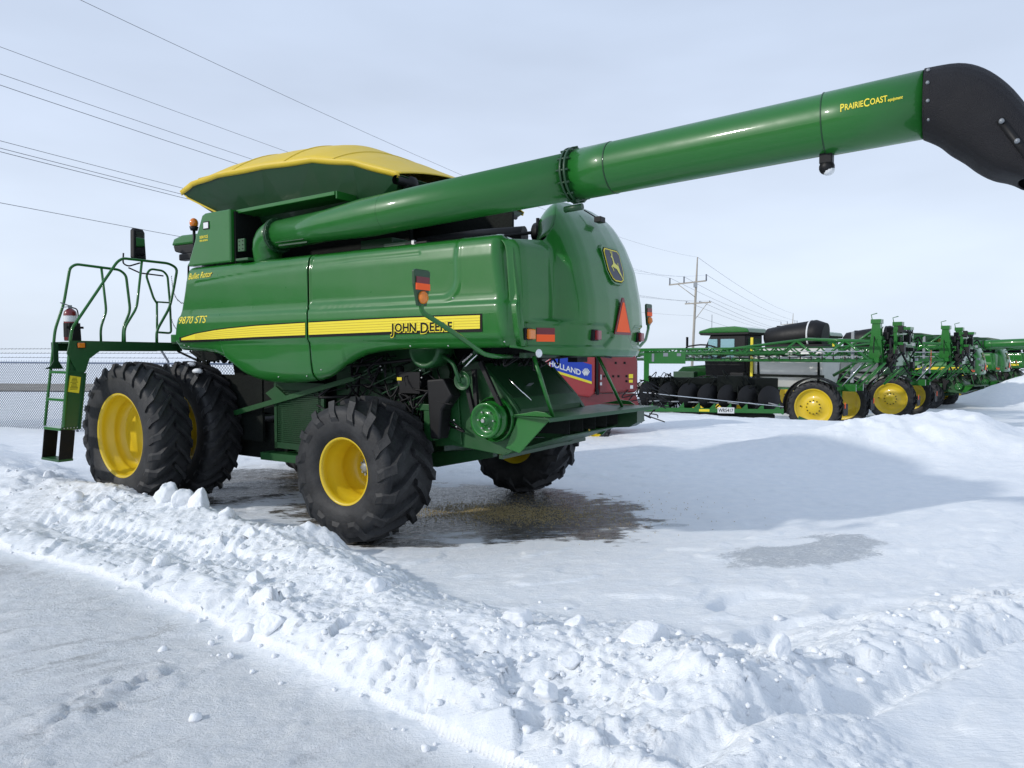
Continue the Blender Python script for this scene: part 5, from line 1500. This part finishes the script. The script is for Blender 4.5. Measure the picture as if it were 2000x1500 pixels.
b = MB().prism([(-1.3, .7), (-.8, 1.2), (1.0, 1.2), (1.1, .85), (.9, .6)], .0, 1.2, 'xz').box((0, .5, .55), (1.8, 1.2, .2)); b.build('undercarriage', REDD, T)
simple_wheel(T, (-.1, -.1, .42), .45, .3, .25, .05)
b = MB()
for k in range(18):
    x = random.uniform(.7, 1.6); z = random.uniform(.6, 1.4)
    b.tube([(x, -.1, z), (x+random.uniform(-.3, .3), -.2, z+random.uniform(-.2, .3)), (x+random.uniform(-.3, .5), -.1, z-.1)], .015, 5, fil=.1)
b.build('drive_hoses', BLK, T)

# disc implement in front of the sprayer
T = thing('disc_mower', 'long low green implement with a row of black discs in front of the sprayer', 'implement', (4.55, 24.6, -.25), R(-12))
Lh = 4.6
b = MB().box((Lh/2, 0, .36), (Lh, .12, .14)).box((Lh-.02, 0, .36), (.06, .16, .2)); b.build('beam', G, T, bev=.01)
MB().tube([(0, -.05, .95), (.9, -.05, .86), (Lh, -.05, .52)], .018, 6).build('rod', CHROME, T)
for k in range(7):
    x = .25+k*.66
    o = MB().lathe([(.001, -.02), (.10, -.03), (.43, .03), (.44, .04), (.10, .0), (.001, .01)], 30, M=Matrix.Translation((x, .25, .88-.02*k)) @ Matrix.Rotation(R(28), 4, 'Z')).build('disc', BLK, T)
    MB().tube([(x-.05, .20, .62), (x+.3, .05, .66-.02*k)], .028, 6).build('shock_cylinder', GALV, T)
b = MB()
for k in range(9): b.prism([(.15+k*.52, .43), (.35+k*.52, .43), (.33+k*.52, .62)], -.02, .02, 'xz')
split_build(b, 'beam_lug', G, T)
b = MB().box((.1, .3, 1.6), (.18, .14, 1.7)).box((.8, .35, 2.15), (1.25, .25, .42)).box((.3, .3, 2.42), (.9, .3, .1)); b.build('upright_frame', G, T, bev=.01)
b = MB().box((.32, .22, 2.15), (.08, .01, .28)).box((.75, .22, 2.25), (.16, .01, .12)).box((1.2, .22, 2.25), (.14, .01, .10)); split_build(b, 'label', GALV, T)
b = MB().box((2.05, -.064, .36), (.34, .004, .08)); b.build('yellow_reflector', YDEC, T)
MB().box((2.76, -.066, .372), (.54, .008, .20)).build('number_plate', WHITE, T)
text_part([('WR5417', 0, 0, .165, .002, 0)], lambda tx, ty: (2.515+tx*.80, -.074, .315+ty), 'plate_lettering', BLKD, T)
b = MB()
for k in range(110):
    x = random.uniform(-.3, 1.2) if k < 60 else random.uniform(.2, 3.9); z = random.uniform(.35, 1.5)
    b.tube([(x, random.uniform(.1, .6), z), (x+random.uniform(-.3, .3), random.uniform(.1, .6), z+random.uniform(-.1, .35)), (x+random.uniform(-.4, .4), random.uniform(.1, .6), z-random.uniform(0, .3))], random.uniform(.010, .03), 5, fil=.1)
b.box((2.3, .7, 1.0), (4.4, .4, .9)); b.box((3.0, .5, 1.25), (1.0, .35, .55)); b.box((2.2, .3, .12), (4.3, .5, .25))
o_ = b.build('hose_clutter', DARK, T); o_['kind'] = 'stuff'
b = MB().prism([(5.0, -.05), (6.4, -.42), (6.3, -.28), (5.1, .22)], -.12, .0, 'xz'); b.build('hitch_bar', GS, T)

# grain hopper behind the first sprayer
T = thing('grain_hopper', 'green funnel-shaped hopper top standing between the two sprayer masts', 'hopper', (17.9, 33.2, -1.0), R(-10))
b = MB().add([(-.65, -.6, 3.2), (.55, -.6, 3.2), (.55, .6, 3.2), (-.65, .6, 3.2), (-1.2, -1.1, 3.85), (1.25, -1.1, 3.85), (1.25, 1.1, 3.85), (-1.2, 1.1, 3.85)], [(0, 1, 5, 4), (1, 2, 6, 5), (2, 3, 7, 6), (3, 0, 4, 7), (0, 3, 2, 1)])
b.build('hopper_bin', G, T, solid=.02)
b = MB()
for (x, y) in ((-.55, -.5), (.45, -.5), (.45, .5), (-.55, .5)): b.box((x, y, 1.6), (.12, .12, 3.2))
b.box((-.05, 0, 2.6), (1.1, 1.1, 1.1)); b.build('hopper_stand', GD, T)

# ------------------------------------------------------------------ power line
PA = Vector((18.95, 75, -1)); PB = Vector((70.5, 180, -1)); PC = Vector((-32.6, -30, 0))
def pole(loc, lab, h=13.1, lean=2.2, near=True):
    T = thing('utility_pole', lab, 'utility pole', loc, R(-26), 'poles carrying the overhead line')
    lx = math.tan(R(lean))
    P_ = lambda z: (lx*z, 0, z)
    MB().tube([P_(-.5), P_(10.2), P_(h)], [.15, .12, .06], 12).build('pole_shaft', WOOD, T)
    c = P_(10.45); b = MB().box((c[0]-.9, -.12, c[2]), (3.9, .12, .14), 0, Matrix.Rotation(R(-4), 4, 'Y'))
    b.tube([(c[0]-1.9, -.12, c[2]-.1), (c[0]-.1, -.12, c[2]-1.5)], .04, 6); cr = b.build('crossarm', WOOD, T)
    for dx in (-2.75, -1.25, 1.05): MB().tube([(c[0]+dx, -.12, c[2]+.05+dx*.06), (c[0]+dx, -.12, c[2]+.75+dx*.06)], .075, 8).build('insulator', INSUL, cr)
    c = P_(8.3); b = MB().box((c[0]+.3, -.12, c[2]), (2.7, .11, .13), 0, Matrix.Rotation(R(-2), 4, 'Y')); b.tube([(c[0]+1.3, -.12, c[2]), (c[0]+.1, -.12, c[2]-1.6)], .035, 6); c2 = b.build('crossarm', WOOD, T)
    for dx in (-.9, .5, 1.5): MB().tube([(c[0]+dx, -.12, c[2]+.05), (c[0]+dx, -.12, c[2]+.22)], .05, 6).build('insulator', INSUL, c2)
    MB().box((c[0]+.02, -.1, 10.2), (.34, .3, .5)).build('pole_band', GALV, T)
    return T
pole(PA, 'weathered wooden utility pole with two crossarms rising behind the sprayers')
pole(PB, 'tiny distant utility pole far off to the right above the black tank')
pole(PC, 'wooden utility pole of the same line standing behind the viewpoint')
dl = (PB-PA).normalized(); pd = Vector((math.cos(R(-26)), math.sin(R(-26)), 0)); 
b_ = None
def wire(off, h, sag1, sag2, lab, r=.014):
    b = MB()
    for (a, c, sg, r0) in ((PC, PA, sag1, .0065), (PA, PB, sag2, .016)):
        pts = []
        za, zc = h+a.z, h+c.z
        lean = math.tan(R(2.2))*h
        for i in range(41):
            t = i/40; p = a.lerp(c, t)
            pts.append(Vector((p.x, p.y, za+(zc-za)*t-4*sg*t*(1-t)))+pd*(off+lean))
        b.tube(pts, r0, 5, caps=False)
    o = b.build('power_line', WIRE); o['label'] = lab; o['category'] = 'power line'; o['group'] = 'overhead lines strung along the poles'
    return o
wire(0, 13.1, 2.9, .8, 'topmost thin overhead wire running to the pole tip')
wire(-2.75, 11.05, 1.36, .8, 'left wire on the upper crossarm')
wire(-1.25, 11.1, 2.62, .8, 'middle wire on the upper crossarm')
wire(1.05, 11.2, 3.81, .8, 'right wire on the upper crossarm')
wire(-.9, 8.5, 1.51, .8, 'left wire on the lower crossarm')
wire(.5, 8.5, 2.06, .8, 'middle wire on the lower crossarm')
wire(1.5, 8.5, 2.41, .8, 'right wire on the lower crossarm')
wire(0, 7.0, 1.5, .8, 'lowest single overhead cable below both crossarms')

# ------------------------------------------------------------------ chain-link fence with barbed wire
F0 = Vector((-17.5, 20.9, 0)); F1 = Vector((-4.0, 15.6, 0)); fd = (F1-F0).normalized(); FL = (F1-F0).length
T = thing('chain_link_fence', 'chain-link fence topped with barbed wire, left behind the ladder', 'fence', F0, math.atan2(fd.y, fd.x))
FH = 1.80
b = MB(); s_ = .085; n = int(FL/s_)
for i in range(-int(FH/s_)-1, n+1):
    for sg in (1, -1):
        x0 = i*s_; x1 = x0+FH
        if sg == 1: p, q = (x0, 0, .02), (x1, 0, FH)
        else: p, q = (x0, .004, FH), (x1, .004, .02)
        if x0 < 0:
            t = -x0/FH; p = (0, p[1], p[2]+(q[2]-p[2])*t)
        if x1 > FL:
            t = (FL-x0)/FH; q = (FL, q[1], .02+(FH-.02)*t if sg == 1 else FH-(FH-.02)*t)
        if q[0]-p[0] > .02: b.tube([p, q], .0066, 4, caps=False)

for i in range(int(FL/.10)): b.tube([(i*.10, 0, FH-.03), (i*.10+.03, 0, FH+.07)], .004, 3, caps=False)
b.build('wire_mesh', FENC, T)
MB().tube([(0, 0, FH), (FL, 0, FH)], .022, 8).build('top_rail', RAILM, T)
for i in range(4):
    x = .2+i*3.2
    MB().tube([(x, 0, -.2), (x, 0, FH+.05), (x+.0, -.28, FH+.42)], .026, 8).build('fence_post', FENC, T)
for k in range(3):
    b = MB(); yy = -.09-.09*k; z = FH+.14+.115*k
    b.tube([(0, yy, z), (FL, yy, z-.01)], .006, 4, caps=False)
    for i in range(int(FL/.14)): b.tube([(.1+i*.14, yy-.02, z-.02), (.1+i*.14, yy+.02, z+.02)], .004, 3, caps=False)
    b.build('barbed_wire', FENC, T)

# bare strip of road beyond the fence
def strip_mat():
    m, nt, b = new_mat('bare_gravel_strip'); N, L = nt.nodes, nt.links
    g_ = N.new('ShaderNodeNewGeometry'); mp = N.new('ShaderNodeMapping'); mp.inputs['Scale'].default_value = (.25, 2.2, 1); L.new(g_.outputs['Position'], mp.inputs[0])
    n = N.new('ShaderNodeTexNoise'); n.inputs['Scale'].default_value = 1.2; n.inputs['Detail'].default_value = 7; n.inputs['Roughness'].default_value = .7; L.new(mp.outputs[0], n.inputs['Vector'])
    cr = N.new('ShaderNodeValToRGB'); e = cr.color_ramp.elements
    e[0].position = .35; e[0].color = (.16, .14, .11, 1); e[1].position = .60; e[1].color = (.36, .33, .28, 1)
    e2 = e.new(.72); e2.color = (.6, .6, .6, 1)
    L.new(n.outputs['Fac'], cr.inputs[0]); L.new(cr.outputs[0], b.inputs['Base Color']); b.inputs['Roughness'].default_value = .9
    return m
b = MB()
b.grid(lambda u, v: (-140+150*u, 37.5+9.5*v+.6*math.sin(u*40)*(v > .5)-.5*math.sin(u*31+1)*(v < .5), .06+.03*math.sin(v*PI)), 150, 4)
o = b.build('gravel_road', strip_mat()); o['kind'] = 'structure'

# unseen dark workshop and lot, added left of view to darken the paint's reflections
T = thing('unseen_workshop', 'unseen long dark workshop, added past the left edge for paint reflections', 'building', (-44, 2, 0), 0)
MB().box((0, 0, 2.3), (14, 60, 4.6)).build('wall', paint('dark_cladding', (.05, .055, .05), .6, dirt=.3), T)
MB().prism([(-7.6, 4.6), (7.6, 4.6), (7.6, 4.75), (0, 6.2), (-7.6, 4.75)], -30.5, 30.5, 'xz').build('roof', paint('roof_steel', (.22, .23, .24), .5), T)
for k in range(5): MB().box((7.02, -22+11*k, 2.0), (.06, 5, 4.0)).build('overhead_door', paint('door_panel', (.30, .31, .31), .5), T)
b = MB().grid(lambda u, v: (-37+24*u, -30+46*v, .055), 20, 30); o = b.build('unseen_asphalt_lot', paint('asphalt', (.045, .045, .047), .7, dirt=.5, dirtcol=(.35, .36, .37), bump=.3)); o['kind'] = 'structure'

# ------------------------------------------------------------------ light, sky, camera
SUN_AZ = R(180+67)      # where the sun stands, degrees clockwise from +Y: to the left and a little behind the camera
SUN_EL = R(26.5)
sx, sy = math.sin(SUN_AZ)*math.cos(SUN_EL), math.cos(SUN_AZ)*math.cos(SUN_EL)
sd = Vector((sx, sy, math.sin(SUN_EL)))
li = bpy.data.lights.new('sun', 'SUN'); li.energy = 2.0; li.angle = R(2.0); li.color = (1.0, .965, .91)
lo = bpy.data.objects.new('sun', li); COL.objects.link(lo); lo.rotation_euler = sd.to_track_quat('Z', 'Y').to_euler(); lo.location = (-30, -10, 40)
w = bpy.data.worlds.new('World'); sc.world = w; w.use_nodes = True
nt = w.node_tree; N, L = nt.nodes, nt.links
bg = N['Background']
sky = N.new('ShaderNodeTexSky'); sky.sky_type = 'NISHITA'; sky.sun_disc = False; sky.sun_elevation = SUN_EL; sky.sun_rotation = SUN_AZ
sky.air_density = 1.0; sky.dust_density = 2.0; sky.ozone_density = 1.0
tc = N.new('ShaderNodeTexCoord'); sx_ = N.new('ShaderNodeSeparateXYZ'); L.new(tc.outputs['Generated'], sx_.inputs[0])
cr = N.new('ShaderNodeValToRGB'); L.new(sx_.outputs['Z'], cr.inputs[0])
e = cr.color_ramp.elements
e[0].position = 0.0; e[0].color = (.665, .745, .86, 1); e[1].position = .60; e[1].color = (.42, .505, .65, 1)
q = e.new(.10); q.color = (.65, .73, .855, 1); q = e.new(.28); q.color = (.575, .655, .80, 1)
# faint streaks of thin cloud
mp = N.new('ShaderNodeMapping'); mp.inputs['Scale'].default_value = (1.2, 1.2, 4); L.new(tc.outputs['Generated'], mp.inputs[0])
nz = N.new('ShaderNodeTexNoise'); nz.inputs['Scale'].default_value = 1.6; nz.inputs['Detail'].default_value = 4; L.new(mp.outputs[0], nz.inputs['Vector'])
mr_ = N.new('ShaderNodeMapRange'); mr_.inputs[1].default_value = .35; mr_.inputs[2].default_value = .7; mr_.inputs[3].default_value = 9.3; mr_.inputs[4].default_value = 10.9; L.new(nz.outputs['Fac'], mr_.inputs[0])
vm = N.new('ShaderNodeVectorMath'); vm.operation = 'SCALE'; L.new(cr.outputs[0], vm.inputs[0]); L.new(mr_.outputs[0], vm.inputs['Scale'])
mx = N.new('ShaderNodeMix'); mx.data_type = 'RGBA'; mx.inputs[0].default_value = .90
L.new(sky.outputs[0], mx.inputs[6]); L.new(vm.outputs[0], mx.inputs[7]); L.new(mx.outputs[2], bg.inputs[0]); bg.inputs[1].default_value = .116

cam = bpy.data.cameras.new('camera'); co = bpy.data.objects.new('camera', cam); COL.objects.link(co)
cam.sensor_width = 36; cam.lens = 36*1387/2000; cam.clip_end = 9000; cam.clip_start = .05
co.location = (0, 0, 2.05); co.rotation_euler = (R(90)-math.atan(60/1387), 0, 0)
sc.camera = co
sc.view_settings.view_transform = 'Standard'; sc.view_settings.look = 'None'; sc.view_settings.gamma = 1; sc.view_settings.exposure = .10
